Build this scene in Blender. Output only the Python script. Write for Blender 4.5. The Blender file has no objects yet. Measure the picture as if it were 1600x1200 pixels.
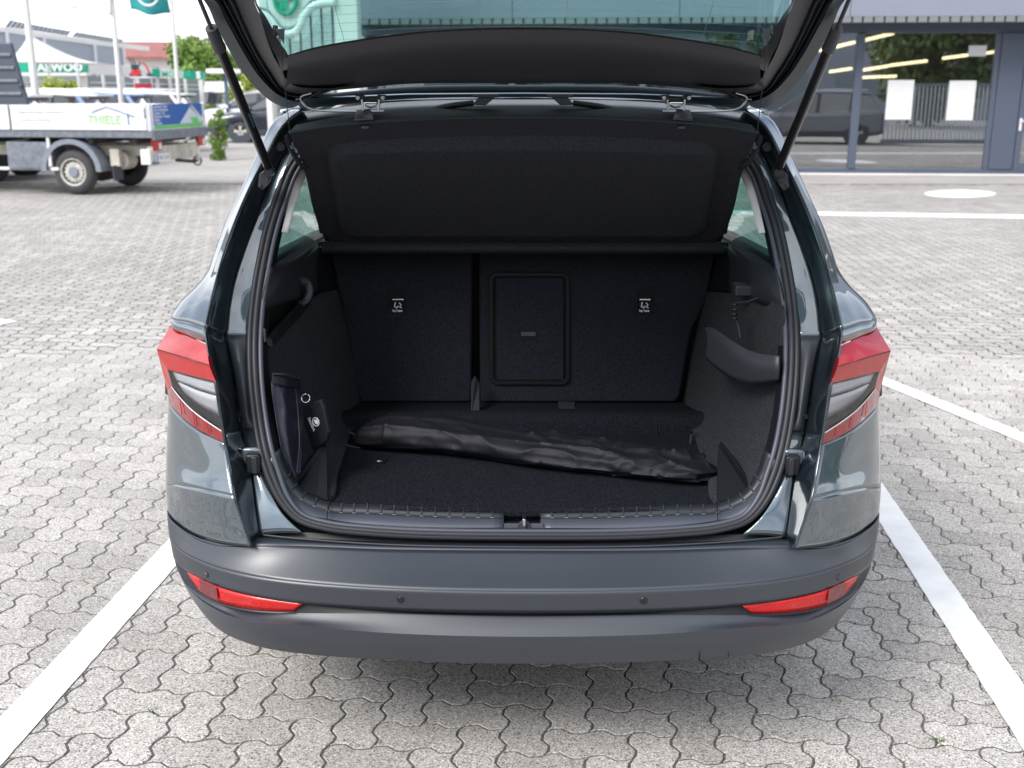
import bpy, math, random
import numpy as np
from mathutils import Vector, Matrix, noise
random.seed(7)
S = bpy.context.scene
C = S.collection
PI = math.pi
def rad(a): return math.radians(a)

# ------------------------------------------------------------------ camera
CAM_H, PITCH, YAW, FPX = 1.65, 15.1, 0.57, 1700.0
cd = bpy.data.cameras.new('camera'); cam = bpy.data.objects.new('camera', cd); C.objects.link(cam)
cam.location = (0, 0, CAM_H); cam.rotation_euler = (rad(90 - PITCH), 0, rad(YAW))
cd.sensor_width = 36; cd.lens = 36 * FPX / 1600; cd.clip_start = 0.05; cd.clip_end = 1500
cd.dof.use_dof = True; cd.dof.focus_distance = 2.75; cd.dof.aperture_fstop = 5.0
S.camera = cam

# ------------------------------------------------------------------ sky + sun
SUN_EL, SUN_AZ = 44, 222          # azimuth clockwise from +Y: behind the camera, to its left
w = bpy.data.worlds.new('World'); S.world = w; w.use_nodes = True
nt = w.node_tree; nt.nodes.clear()
N = nt.nodes.new; L = nt.links.new
out = N('ShaderNodeOutputWorld'); bg = N('ShaderNodeBackground'); sky = N('ShaderNodeTexSky')
sky.sky_type = 'NISHITA'; sky.sun_disc = False
sky.sun_elevation = rad(SUN_EL); sky.sun_rotation = rad(SUN_AZ); sky.dust_density = 1.5
tc = N('ShaderNodeTexCoord'); mp = N('ShaderNodeMapping'); mp.inputs['Scale'].default_value = (1, 1, 2.2)
n1 = N('ShaderNodeTexNoise'); n1.inputs['Scale'].default_value = 2.3; n1.inputs['Detail'].default_value = 7; n1.inputs['Roughness'].default_value = .55
cr = N('ShaderNodeValToRGB'); cr.color_ramp.elements[0].position = .38; cr.color_ramp.elements[1].position = .58
sep = N('ShaderNodeSeparateXYZ'); hz = N('ShaderNodeMapRange')
hz.inputs['From Min'].default_value = .42; hz.inputs['From Max'].default_value = .08
mx = N('ShaderNodeMix'); mx.data_type = 'RGBA'
mxf = N('ShaderNodeMath'); mxf.operation = 'MAXIMUM'
cloud = N('ShaderNodeMix'); cloud.data_type = 'RGBA'
cloud.inputs[6].default_value = (7.6, 8.1, 9.0, 1); cloud.inputs[7].default_value = (13.5, 13.5, 13.6, 1)
n2 = N('ShaderNodeTexNoise'); n2.inputs['Scale'].default_value = 4.0; n2.inputs['Detail'].default_value = 5
L(tc.outputs['Generated'], mp.inputs['Vector']); L(mp.outputs[0], n1.inputs['Vector']); L(mp.outputs[0], n2.inputs['Vector'])
L(n1.outputs[0], cr.inputs[0]); L(tc.outputs['Generated'], sep.inputs[0]); L(sep.outputs[2], hz.inputs[0])
L(cr.outputs[0], mxf.inputs[0]); L(hz.outputs[0], mxf.inputs[1]); L(mxf.outputs[0], mx.inputs[0])
L(n2.outputs[0], cloud.inputs[0]); L(sky.outputs[0], mx.inputs[6]); L(cloud.outputs[2], mx.inputs[7])
L(mx.outputs[2], bg.inputs[0]); bg.inputs[1].default_value = 0.10; L(bg.outputs[0], out.inputs[0])
sd = bpy.data.lights.new('sun', 'SUN'); sun = bpy.data.objects.new('sun', sd); C.objects.link(sun)
sd.energy = 1.9; sd.angle = rad(26); sd.color = (1, .965, .92)
sdir = Vector((math.sin(rad(SUN_AZ)) * math.cos(rad(SUN_EL)), math.cos(rad(SUN_AZ)) * math.cos(rad(SUN_EL)), math.sin(rad(SUN_EL))))
sun.rotation_euler = sdir.to_track_quat('Z', 'Y').to_euler(); sun.location = (-5, -5, 12)
S.view_settings.view_transform = 'Standard'; S.view_settings.look = 'None'
S.view_settings.gamma = 1; S.view_settings.use_curve_mapping = False
S.view_settings.exposure = 0.80
S.cycles.max_bounces = 8; S.cycles.transparent_max_bounces = 12

# ------------------------------------------------------------------ measuring: where a sight line meets a plane
_M = Matrix.Rotation(rad(YAW), 3, 'Z') @ Matrix.Rotation(rad(90 - PITCH), 3, 'X')
EYE = Vector((0, 0, CAM_H))
def ray(px, py): return _M @ Vector(((px - 800) / FPX, -(py - 600) / FPX, -1))
def PY(px, py, Y):
    d = ray(px, py); return EYE + d * (Y / d.y)
def PZ(px, py, z=0.0):
    d = ray(px, py); return EYE + d * ((z - CAM_H) / d.z)
def PP(px, py, p0, n):
    d = ray(px, py); return EYE + d * ((Vector(p0) - EYE).dot(n) / d.dot(n))
def V(*a): return Vector(a)
def mir(p): return Vector((-p[0], p[1], p[2]))

# ------------------------------------------------------------------ object helpers
WORLD = {}
def link(o, parent=None):
    C.objects.link(o)
    if parent is not None:
        o.parent = parent
        if parent.name in WORLD: o.matrix_parent_inverse = Matrix.Translation(-WORLD[parent.name])
    return o
def thing(name, label, cat, loc=(0, 0, 0), rz=0.0, group=None, world=False):
    o = bpy.data.objects.new(name, None); C.objects.link(o); o.empty_display_size = .2
    o.location = loc; o.rotation_euler = (0, 0, rz); o['label'] = label; o['category'] = cat
    if group: o['group'] = group
    if world: WORLD[o.name] = Vector(loc)
    return o
def tag(o, label, cat, group=None):
    o['label'] = label; o['category'] = cat
    if group: o['group'] = group
    return o
def mk(name, verts, faces, mat, parent=None, smooth=None, kind=None):
    me = bpy.data.meshes.new(name); me.from_pydata([tuple(v) for v in verts], [], faces); me.update()
    if mat: me.materials.append(mat)
    if smooth:
        me.polygons.foreach_set('use_smooth', [True] * len(me.polygons))
        me.set_sharp_from_angle(angle=rad(smooth))
    o = bpy.data.objects.new(name, me); link(o, parent)
    if kind: o['kind'] = kind
    return o
def mod_bevel(o, wd, seg=2):
    m = o.modifiers.new('bevel', 'BEVEL'); m.width = wd; m.segments = seg; m.limit_method = 'ANGLE'; m.angle_limit = rad(35); return o
def mod_solid(o, t, off=-1):
    m = o.modifiers.new('solid', 'SOLIDIFY'); m.thickness = t; m.offset = off; return o
class MB:
    def __init__(s): s.v = []; s.f = []
    def add(s, v, f):
        n = len(s.v); s.v += [Vector(p) for p in v]; s.f += [tuple(i + n for i in q) for q in f]; return s
    def box(s, c, size, rz=0.0, ax=None):
        hx, hy, hz = [a / 2 for a in size]
        M_ = ax if ax is not None else Matrix.Rotation(rz, 3, 'Z')
        pts = [Vector(c) + M_ @ Vector((x, y, z)) for x in (-hx, hx) for y in (-hy, hy) for z in (-hz, hz)]
        return s.add(pts, [(0, 1, 3, 2), (4, 6, 7, 5), (0, 4, 5, 1), (2, 3, 7, 6), (0, 2, 6, 4), (1, 5, 7, 3)])
    def cyl(s, a, b, r, r2=None, n=16, caps=True):
        a = Vector(a); b = Vector(b); r2 = r if r2 is None else r2
        d = (b - a).normalized(); u = d.orthogonal().normalized(); w_ = d.cross(u)
        pts = []
        for k, (c, rr) in enumerate(((a, r), (b, r2))):
            for i in range(n):
                t = 2 * PI * i / n; pts.append(c + (u * math.cos(t) + w_ * math.sin(t)) * rr)
        f = [(i, (i + 1) % n, n + (i + 1) % n, n + i) for i in range(n)]
        if caps: f += [tuple(reversed(range(n))), tuple(range(n, 2 * n))]
        return s.add(pts, f)
    def tube(s, path, r, n=10, closed=False, prof=None, caps=True):
        P = [Vector(p) for p in path]; m = len(P); pts = []
        up = None
        for i in range(m):
            if closed: d = (P[(i + 1) % m] - P[i - 1]).normalized()
            else: d = (P[min(i + 1, m - 1)] - P[max(i - 1, 0)]).normalized()
            if up is None: up = d.orthogonal().normalized()
            up = (up - d * up.dot(d)).normalized(); sd_ = d.cross(up)
            rr = r[i] if isinstance(r, (list, tuple)) else r
            for k in range(n):
                t = 2 * PI * k / n; pts.append(P[i] + (up * math.cos(t) + sd_ * math.sin(t)) * rr)
        f = []
        for i in range(m if closed else m - 1):
            j = (i + 1) % m
            for k in range(n): f.append((i * n + k, i * n + (k + 1) % n, j * n + (k + 1) % n, j * n + k))
        if not closed and caps: f += [tuple(reversed(range(n))), tuple(range((m - 1) * n, m * n))]
        return s.add(pts, f)
    def prism(s, outline, vec):
        n = len(outline); a = [Vector(p) for p in outline]; b = [p + Vector(vec) for p in a]
        return s.add(a + b, [tuple(reversed(range(n))), tuple(range(n, 2 * n))] + [(i, (i + 1) % n, n + (i + 1) % n, n + i) for i in range(n)])
    def build(s, name, mat, parent=None, smooth=35, bevel=0, seg=2, kind=None):
        o = mk(name, s.v, s.f, mat, parent, smooth, kind)
        if bevel: mod_bevel(o, bevel, seg)
        return o
def cat(P, n, closed=False):
    """smooth centripetal curve through the points, n samples per span"""
    P = [Vector(p) for p in P]; m = len(P); res = []
    if m == 2: return [P[0].lerp(P[1], k / n) for k in range(n)] + [P[1]]
    for i in range(m if closed else m - 1):
        if closed: p0, p1, p2, p3 = P[i - 1], P[i], P[(i + 1) % m], P[(i + 2) % m]
        else: p1, p2 = P[i], P[i + 1]; p0 = P[i - 1] if i else p1 * 2 - p2; p3 = P[i + 2] if i + 2 < m else p2 * 2 - p1
        t0 = 0; t1 = t0 + max((p1 - p0).length, 1e-6) ** .5; t2 = t1 + max((p2 - p1).length, 1e-6) ** .5; t3 = t2 + max((p3 - p2).length, 1e-6) ** .5
        for k in range(n):
            t = t1 + (t2 - t1) * k / n
            a1 = p0 * ((t1 - t) / (t1 - t0)) + p1 * ((t - t0) / (t1 - t0)); a2 = p1 * ((t2 - t) / (t2 - t1)) + p2 * ((t - t1) / (t2 - t1)); a3 = p2 * ((t3 - t) / (t3 - t2)) + p3 * ((t - t2) / (t3 - t2))
            b1 = a1 * ((t2 - t) / (t2 - t0)) + a2 * ((t - t0) / (t2 - t0)); b2 = a2 * ((t3 - t) / (t3 - t1)) + a3 * ((t - t1) / (t3 - t1))
            res.append(b1 * ((t2 - t) / (t2 - t1)) + b2 * ((t - t1) / (t2 - t1)))
    if not closed: res.append(P[-1])
    return res
def lin(P, n):
    P = [Vector(p) for p in P]; res = []
    for i in range(len(P) - 1):
        for k in range(n): res.append(P[i].lerp(P[i + 1], k / n))
    return res + [P[-1]]
def W3(p):
    """(px, py, Y) measured in the photograph -> world;  a Vector stays as it is"""
    return Vector(p) if isinstance(p, Vector) else PY(*p)
def grid(name, rows, mat, parent=None, nu=6, nv=4, smooth=40, solid=0, off=-1, mirror=False, vlin=False, ulin=False, disp=None, kind=None):
    R_ = [[W3(p) for p in r] for r in rows]
    if mirror: R_ = [[mir(p) for p in reversed(r)] for r in R_]
    R_ = [(lin if ulin else cat)(r, nu) for r in R_]
    cols = list(zip(*R_)); cols = [(lin if vlin else cat)(list(c), nv) for c in cols]
    m = len(cols); n = len(cols[0]); vs = [p for c in cols for p in c]
    if disp: vs = [disp(p, i // n / (m - 1), (i % n) / (n - 1)) for i, p in enumerate(vs)]
    fs = [(i * n + j, i * n + j + 1, (i + 1) * n + j + 1, (i + 1) * n + j) for i in range(m - 1) for j in range(n - 1)]
    o = mk(name, vs, fs, mat, parent, smooth, kind)
    if solid: mod_solid(o, solid, off)
    return o
def both(name, rows, mat, parent, **k):
    return grid(name, rows, mat, parent, **k), grid(name, rows, mat, parent, mirror=True, **k)
def text(name, s, size, mat, M_, parent=None, extrude=.0004, bold=0.0, align='LEFT', xs=1.0):
    cu = bpy.data.curves.new(name, 'FONT'); cu.body = s; cu.size = size; cu.extrude = extrude; cu.offset = bold; cu.align_x = align; cu.resolution_u = 3
    o = bpy.data.objects.new('tmp_text', cu); C.objects.link(o)
    dg = bpy.context.evaluated_depsgraph_get(); me = bpy.data.meshes.new_from_object(o.evaluated_get(dg))
    bpy.data.objects.remove(o)
    me.transform(Matrix.Diagonal((xs, 1, 1, 1))); me.transform(M_); me.materials.clear(); me.materials.append(mat)
    ob = bpy.data.objects.new(name, me); link(ob, parent); return ob
def basis(o, x, y, z=None):
    x = Vector(x).normalized(); y = Vector(y); y = (y - x * y.dot(x)).normalized(); z = x.cross(y)
    M_ = Matrix((x, y, z)).transposed().to_4x4(); M_.translation = Vector(o); return M_
def rrect(w_, h_, r, n=5):
    pts = []
    for cx, cy, a0 in ((w_ / 2 - r, h_ / 2 - r, 0), (-w_ / 2 + r, h_ / 2 - r, 90), (-w_ / 2 + r, -h_ / 2 + r, 180), (w_ / 2 - r, -h_ / 2 + r, 270)):
        for k in range(n + 1):
            a = rad(a0 + 90 * k / n); pts.append((cx + r * math.cos(a), cy + r * math.sin(a)))
    return pts

# ------------------------------------------------------------------ materials
MATS = {}
def mat(name, col, rough=.6, metal=0.0, spec=.5, coat=0.0, coat_r=.03, cior=1.5, bump=None, speck=None, emit=None, sheen=0, var=None, dirt=None):
    """bump=(scale, strength, dist)  speck=(scale, lo, hi)  var=(scale, amount)"""
    m = bpy.data.materials.new(name); m.use_nodes = True; t = m.node_tree; b = t.nodes['Principled BSDF']
    b.inputs['Base Color'].default_value = (*col, 1); b.inputs['Roughness'].default_value = rough
    b.inputs['Metallic'].default_value = metal; b.inputs['Specular IOR Level'].default_value = spec
    b.inputs['Coat Weight'].default_value = coat; b.inputs['Coat Roughness'].default_value = coat_r; b.inputs['Coat IOR'].default_value = cior
    if sheen: b.inputs['Sheen Weight'].default_value = sheen; b.inputs['Sheen Roughness'].default_value = .4
    co = t.nodes.new('ShaderNodeTexCoord'); prev = None
    if emit: b.inputs['Emission Color'].default_value = (*emit[0], 1); b.inputs['Emission Strength'].default_value = emit[1]
    if speck:
        nz = t.nodes.new('ShaderNodeTexNoise'); nz.inputs['Scale'].default_value = speck[0]; nz.inputs['Detail'].default_value = 3
        rp = t.nodes.new('ShaderNodeMapRange'); rp.inputs['From Min'].default_value = .35; rp.inputs['From Max'].default_value = .65
        rp.inputs['To Min'].default_value = speck[1]; rp.inputs['To Max'].default_value = speck[2]
        ml = t.nodes.new('ShaderNodeVectorMath'); ml.operation = 'SCALE'; ml.inputs[0].default_value = col
        t.links.new(co.outputs['Object'], nz.inputs['Vector']); t.links.new(nz.outputs[0], rp.inputs[0]); t.links.new(rp.outputs[0], ml.inputs['Scale'])
        t.links.new(ml.outputs[0], b.inputs['Base Color']); prev = ml
    if var:
        nz = t.nodes.new('ShaderNodeTexNoise'); nz.inputs['Scale'].default_value = var[0]; nz.inputs['Detail'].default_value = 4
        rp = t.nodes.new('ShaderNodeMapRange'); rp.inputs['From Min'].default_value = .3; rp.inputs['From Max'].default_value = .7
        rp.inputs['To Min'].default_value = 1 - var[1]; rp.inputs['To Max'].default_value = 1 + var[1]
        ml = t.nodes.new('ShaderNodeVectorMath'); ml.operation = 'SCALE'; ml.inputs[0].default_value = col
        if prev: t.links.new(prev.outputs[0], ml.inputs[0])
        t.links.new(co.outputs['Object'], nz.inputs['Vector']); t.links.new(nz.outputs[0], rp.inputs[0]); t.links.new(rp.outputs[0], ml.inputs['Scale'])
        t.links.new(ml.outputs[0], b.inputs['Base Color'])
    if bump:
        nz = t.nodes.new('ShaderNodeTexNoise'); nz.inputs['Scale'].default_value = bump[0]; nz.inputs['Detail'].default_value = 3
        bp = t.nodes.new('ShaderNodeBump'); bp.inputs['Strength'].default_value = bump[1]; bp.inputs['Distance'].default_value = bump[2]
        t.links.new(co.outputs['Object'], nz.inputs['Vector']); t.links.new(nz.outputs[0], bp.inputs['Height']); t.links.new(bp.outputs[0], b.inputs['Normal'])
    MATS[name] = m; return m
def glass(name, tint, refl=.12, rough=.0, rcol=(1, 1, 1), edge=.7):
    m = bpy.data.materials.new(name); m.use_nodes = True; t = m.node_tree; t.nodes.clear()
    o = t.nodes.new('ShaderNodeOutputMaterial'); a = t.nodes.new('ShaderNodeBsdfTransparent'); g = t.nodes.new('ShaderNodeBsdfGlossy')
    a.inputs[0].default_value = (*tint, 1); g.inputs['Roughness'].default_value = rough; g.inputs[0].default_value = (*rcol, 1)
    fr = t.nodes.new('ShaderNodeLayerWeight'); fr.inputs[0].default_value = .35
    mr = t.nodes.new('ShaderNodeMapRange'); mr.inputs['To Min'].default_value = refl; mr.inputs['To Max'].default_value = min(1, refl + edge)
    mxs = t.nodes.new('ShaderNodeMixShader')
    t.links.new(fr.outputs['Fresnel'], mr.inputs[0]); t.links.new(mr.outputs[0], mxs.inputs[0]); t.links.new(a.outputs[0], mxs.inputs[1]); t.links.new(g.outputs[0], mxs.inputs[2]); t.links.new(mxs.outputs[0], o.inputs[0])
    MATS[name] = m; return m

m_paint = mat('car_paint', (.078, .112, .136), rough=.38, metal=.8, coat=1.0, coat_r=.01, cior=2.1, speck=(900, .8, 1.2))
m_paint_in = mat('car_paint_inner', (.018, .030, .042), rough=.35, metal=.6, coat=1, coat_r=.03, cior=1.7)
m_matte = mat('matte_finish', (.05, .056, .068), rough=.5, metal=.3)
m_bump = mat('bumper_plastic', (.027, .033, .045), rough=.38, metal=.12, spec=1.0, speck=(700, .85, 1.15), bump=(1500, .15, .0005))
m_blk = mat('black_plastic', (.008, .009, .012), rough=.42, bump=(900, .2, .0005))
m_ribs = mat('ribbed_plastic', (.020, .023, .030), rough=.4, bump=(1100, .25, .0006))
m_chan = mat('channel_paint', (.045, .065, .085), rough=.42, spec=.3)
m_trimup = mat('upper_trim_plastic', (.022, .024, .031), rough=.5)
m_frame2 = mat('hatch_plastic', (.006, .0065, .008), rough=.5, spec=.18)
m_gry = mat('grey_plastic', (.035, .038, .047), rough=.45, bump=(900, .25, .0005))
m_sill = mat('sill_plastic', (.062, .070, .092), rough=.38, bump=(1100, .25, .0006))
m_rub = mat('rubber', (.022, .024, .03), rough=.5)
m_void = mat('dark_gap', (.004, .004, .005), rough=.9)
m_carp = mat('boot_carpet', (.012, .0135, .019), rough=.95, spec=.1, speck=(380, .1, 1.9), bump=(500, .8, .003))
m_felt = mat('side_felt', (.030, .032, .040), rough=.95, spec=.1, speck=(380, .2, 1.8), bump=(600, .8, .003), sheen=.03)
m_seat = mat('seat_felt', (.019, .0215, .028), rough=.95, spec=.1, speck=(420, .4, 1.6), bump=(600, .6, .002))
m_shelf = mat('shelf_felt', (.027, .0285, .035), rough=.92, spec=.15, speck=(450, .5, 1.5), bump=(800, .5, .0015))
m_shelf_top = mat('shelf_top_cloth', (.012, .022, .026), rough=.9, speck=(800, .6, 1.4), bump=(900, .4, .001))
m_trim = mat('tailgate_trim', (.036, .036, .043), rough=.5, bump=(900, .35, .0008))
m_nylon = mat('nylon', (.009, .0098, .0145), rough=.58, spec=.3, bump=(1600, .3, .0006))
m_nylon2 = mat('nylon_navy', (.012, .014, .026), rough=.42, spec=.45, bump=(1600, .3, .0006))
m_chr = mat('chrome', (.8, .8, .82), rough=.12, metal=1)
m_steel = mat('steel', (.5, .52, .55), rough=.3, metal=1)
m_white = mat('white_print', (.8, .82, .85), rough=.5)
m_nib = mat('rib_highlight', (.22, .23, .25), rough=.4)
m_lgrey = mat('light_headliner', (.62, .62, .62), rough=.8)
m_red = mat('red_lens', (.42, .003, .003), rough=.2, coat=.7, coat_r=.01, spec=.5, var=(60, .1))
m_redd = mat('dark_red_lens', (.14, .004, .008), rough=.15, coat=1, spec=.7)
m_redm = mat('maroon_lens', (.24, .004, .006), rough=.12, coat=1, coat_r=.01)
m_refl = mat('reflector_red', (.55, .004, .004), rough=.3, coat=.3, speck=(250, .6, 1.2))
m_lampin = mat('lamp_bowl', (.03, .033, .04), rough=.3, metal=.4)
m_silver = mat('silvered_bowl', (.88, .89, .92), rough=.3, metal=.15)
m_clear = glass('clear_lens', (.93, .94, .96), refl=.05, rough=.02)
m_tint = glass('tinted_glass', (.50, .84, .78), refl=.03, edge=.22)
m_tint2 = glass('side_glass', (.30, .58, .52), refl=.10)
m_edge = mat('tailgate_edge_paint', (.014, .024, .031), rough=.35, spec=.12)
m_strut = mat('strut_black', (.012, .012, .014), rough=.25, coat=.4)
# ================================================================== GROUND: wavy interlocking pavers
m_gr = mat('joint_sand', (.115, .108, .10), rough=.95, speck=(90, .6, 1.4), var=(.8, .25))
def paver_mat(name, far=False):
    m = bpy.data.materials.new(name); m.use_nodes = True; t = m.node_tree; b = t.nodes['Principled BSDF']; nn = t.nodes.new; ll = t.links.new
    b.inputs['Roughness'].default_value = .88; b.inputs['Specular IOR Level'].default_value = .3
    g = nn('ShaderNodeNewGeometry'); at = nn('ShaderNodeAttribute'); at.attribute_name = 'tone'; at.attribute_type = 'GEOMETRY'
    v1 = nn('ShaderNodeTexVoronoi'); v1.inputs['Scale'].default_value = 260
    ramp = nn('ShaderNodeValToRGB'); e = ramp.color_ramp.elements
    e[0].position = .0; e[0].color = (.15, .138, .128, 1); e[1].position = 1; e[1].color = (.76, .725, .69, 1)
    for p, c_ in ((.16, (.30, .28, .262, 1)), (.34, (.43, .405, .38, 1)), (.8, (.52, .492, .464, 1))):
        k = e.new(p); k.color = c_
    nz = nn('ShaderNodeTexNoise'); nz.inputs['Scale'].default_value = 3.0; nz.inputs['Detail'].default_value = 6
    nz2 = nn('ShaderNodeTexNoise'); nz2.inputs['Scale'].default_value = .5; nz2.inputs['Detail'].default_value = 3
    mr = nn('ShaderNodeMapRange'); mr.inputs['From Min'].default_value = .3; mr.inputs['From Max'].default_value = .7; mr.inputs['To Min'].default_value = .92; mr.inputs['To Max'].default_value = 1.05
    mr2 = nn('ShaderNodeMapRange'); mr2.inputs['From Min'].default_value = .35; mr2.inputs['From Max'].default_value = .65; mr2.inputs['To Min'].default_value = .9; mr2.inputs['To Max'].default_value = 1.08
    ad = nn('ShaderNodeMath'); ad.operation = 'ADD'; ad.inputs[1].default_value = 0.0
    a1 = nn('ShaderNodeMath'); a1.operation = 'MULTIPLY'; a2 = nn('ShaderNodeMath'); a2.operation = 'MULTIPLY'
    sc = nn('ShaderNodeVectorMath'); sc.operation = 'SCALE'
    ll(g.outputs['Position'], v1.inputs['Vector']); ll(g.outputs['Position'], nz.inputs['Vector']); ll(g.outputs['Position'], nz2.inputs['Vector'])
    cs = nn('ShaderNodeSeparateColor'); ll(v1.outputs['Color'], cs.inputs[0]); ll(cs.outputs[0], ramp.inputs[0])
    ll(nz.outputs[0], mr.inputs[0]); ll(nz2.outputs[0], mr2.inputs[0]); ll(mr.outputs[0], a1.inputs[0]); ll(mr2.outputs[0], a1.inputs[1])
    tm = nn('ShaderNodeMath'); tm.operation = 'MULTIPLY_ADD'; tm.inputs[1].default_value = 1.0; tm.inputs[2].default_value = 1.0
    if far: a2.inputs[1].default_value = .93
    else: ll(at.outputs['Fac'], a2.inputs[1])
    ll(a1.outputs[0], a2.inputs[0]); ll(ramp.outputs[0], sc.inputs[0]); ll(a2.outputs[0], sc.inputs['Scale']); ll(sc.outputs[0], b.inputs['Base Color'])
    bp = nn('ShaderNodeBump'); bp.inputs['Strength'].default_value = .5; bp.inputs['Distance'].default_value = .0025
    ll(cs.outputs[0], bp.inputs['Height']); ll(bp.outputs[0], b.inputs['Normal'])
    return m
m_pav = paver_mat('paver_concrete'); m_far = paver_mat('far_paving', True)
ground = mk('ground', [(-400, -300, 0), (400, -300, 0), (400, 900, 0), (-400, 900, 0)], [(0, 1, 2, 3)], m_gr, kind='structure')
ROT = rad(-3.7); GU = Vector((math.cos(ROT), math.sin(ROT), 0)); GV = Vector((-math.sin(ROT), math.cos(ROT), 0))
CELL = .1125
WAVE = [(0, 0), (.16, .075), (.36, .10), (.62, -.085), (.84, -.07)]
def paver_outline(horizontal):
    # lattice edges with an S-shaped bend; the outline walks counter-clockwise round 2 cells
    nx, ny = (2, 1) if horizontal else (1, 2); P = []
    for i in range(nx):
        for t, a in WAVE: P.append((i + t, a))
    for j in range(ny):
        for t, a in WAVE: P.append((nx + a, j + t))
    for i in range(nx - 1, -1, -1):
        for t, a in reversed(WAVE[1:] + [(1, 0)]): P.append((i + t, ny + a))
    for j in range(ny - 1, -1, -1):
        for t, a in reversed(WAVE[1:] + [(1, 0)]): P.append((a, j + t))
    return [(x * CELL, y * CELL) for x, y in P]
def inset(P, d):
    n = len(P); R_ = []
    for i in range(n):
        x0, y0 = P[i - 1]; x1, y1 = P[i]; x2, y2 = P[(i + 1) % n]
        ax, ay = x1 - x0, y1 - y0; bx, by = x2 - x1, y2 - y1
        la = math.hypot(ax, ay) or 1; lb = math.hypot(bx, by) or 1
        nx_, ny_ = -(ay / la + by / lb), (ax / la + bx / lb); k = math.hypot(nx_, ny_) or 1
        R_.append((x1 + nx_ / k * d, y1 + ny_ / k * d))
    return R_
PAV_Z = .0036
def paver_mesh(h, lod):
    P = paver_outline(h); A = inset(P, .0036); B = inset(P, .0056); n = len(P)
    if lod == 0:
        v = [(x, y, -.008) for x, y in A] + [(x, y, -.0016) for x, y in A] + [(x, y, 0) for x, y in B]
        f = [tuple(range(2 * n, 3 * n))] + [(k * n + i, k * n + (i + 1) % n, (k + 1) * n + (i + 1) % n, (k + 1) * n + i) for k in range(2) for i in range(n)]
    else:
        A = inset(P, .0056); v = [(x, y, 0) for x, y in A]; f = [tuple(range(n))]
    return v, f
pm = {}
for h in (0, 1):
    v, f = paver_mesh(h, 0)
    for k in range(7):
        me = bpy.data.meshes.new('paver'); me.from_pydata(v, [], f); me.materials.append(m_pav)
        at = me.attributes.new('tone', 'FLOAT', 'FACE'); at.data.foreach_set('value', [.88 + .034 * k] * len(f)); pm[h, k] = me
PX0, PX1, PY0, PY1 = -14.0, 13.5, 1.9, 24.0
G0 = Vector((0.03, 2.0, 0))
def vis(p, margin=60):
    d = _M.transposed() @ (p - EYE)
    if d.z > -.1: return None
    x = 800 + FPX * d.x / -d.z; y = 600 - FPX * d.y / -d.z
    if -margin < x < 1600 + margin and 0 < y < 1200 + margin: return x, y
    return None
cands = []
rng = random.Random(3)
for i in range(-190, 190):
    for j in range(-12, 200):
        k = (i - j) % 4
        if k == 0: h = 1; c0 = (i, j)
        elif k == 3: h = 0; c0 = (i, j)
        else: continue
        o_ = G0 + GU * (c0[0] * CELL) + GV * (c0[1] * CELL)
        c_ = o_ + GU * CELL * (1 if h else .5) + GV * CELL * (.5 if h else 1)
        d_ = c_.length
        if c_.y > 20: continue
        s_ = vis(c_)
        if c_.y < 1.0 or abs(c_.x) > 4 + .72 * c_.y: continue
        x_, y_ = s_ if s_ else (-999, -999)
        # hidden by the car body (kept only as plain filler)
        hid = s_ is None or (275 < x_ < 1365 and y_ < 985 and c_.y > 2.4 and abs(c_.x) < 2.2) 
        cands.append((hid, d_, h, o_, c_))
cands.sort(key=lambda q: (q[0], q[1]))
big = cands[:300]; rest = cands[300:]
for hid, d_, h, o_, c_ in big:
    ob = bpy.data.objects.new('paver', pm[h, rng.randrange(7)]); ob.parent = ground; C.objects.link(ob)
    ob.location = o_ + Vector((0, 0, PAV_Z + rng.uniform(-.0006, .0006))); ob.rotation_euler = (rng.uniform(-.003, .003), rng.uniform(-.003, .003), ROT)
def field(name, items, lod):
    vs = []; fs = []; tn = []
    base = {h: paver_mesh(h, lod) for h in (0, 1)}
    cz, sz = math.cos(ROT), math.sin(ROT); n = 0
    for hid, d_, h, o_, c_ in items:
        v, f = base[h]; z0 = PAV_Z + rng.uniform(-.0005, .0005); t_ = .88 + .034 * rng.randrange(7)
        vs += [(o_.x + x * cz - y * sz, o_.y + x * sz + y * cz, z0 + z) for x, y, z in v]
        fs += [tuple(q + n for q in ff) for ff in f]; tn += [t_] * len(f); n += len(v)
    me = bpy.data.meshes.new(name); me.from_pydata(vs, [], fs); me.materials.append(m_pav)
    me.attributes.new('tone', 'FLOAT', 'FACE').data.foreach_set('value', tn)
    ob = bpy.data.objects.new(name, me); ob.parent = ground; C.objects.link(ob); ob['kind'] = 'stuff'; return ob
field('near_pavers', [q for q in rest if q[1] < 7.5], 0)
field('far_pavers', [q for q in rest if q[1] >= 7.5], 1)
# beyond the last modelled rows the paving reads as one sheet
mk('distant_paving', [(-400, 20.15, PAV_Z), (400, 20.15, PAV_Z), (400, 900, PAV_Z), (-400, 900, PAV_Z)], [(0, 1, 2, 3)], m_far, ground)
ZS = PAV_Z - .0015
mk('side_paving', [(-400, -60, ZS), (-4.3, -60, ZS), (-4.3, 1.0, ZS), (-18.1, 20.1, ZS), (-400, 20.1, ZS)], [(0, 1, 2, 3, 4)], m_far, ground)
mk('side_paving', [(400, -60, ZS), (400, 20.1, ZS), (18.1, 20.1, ZS), (4.3, 1.0, ZS), (4.3, -60, ZS)], [(0, 1, 2, 3, 4)], m_far, ground)
mk('near_paving', [(-4.3, -60, ZS), (4.3, -60, ZS), (4.3, 1.05, ZS), (-4.3, 1.05, ZS)], [(0, 1, 2, 3)], m_far, ground)

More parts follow.
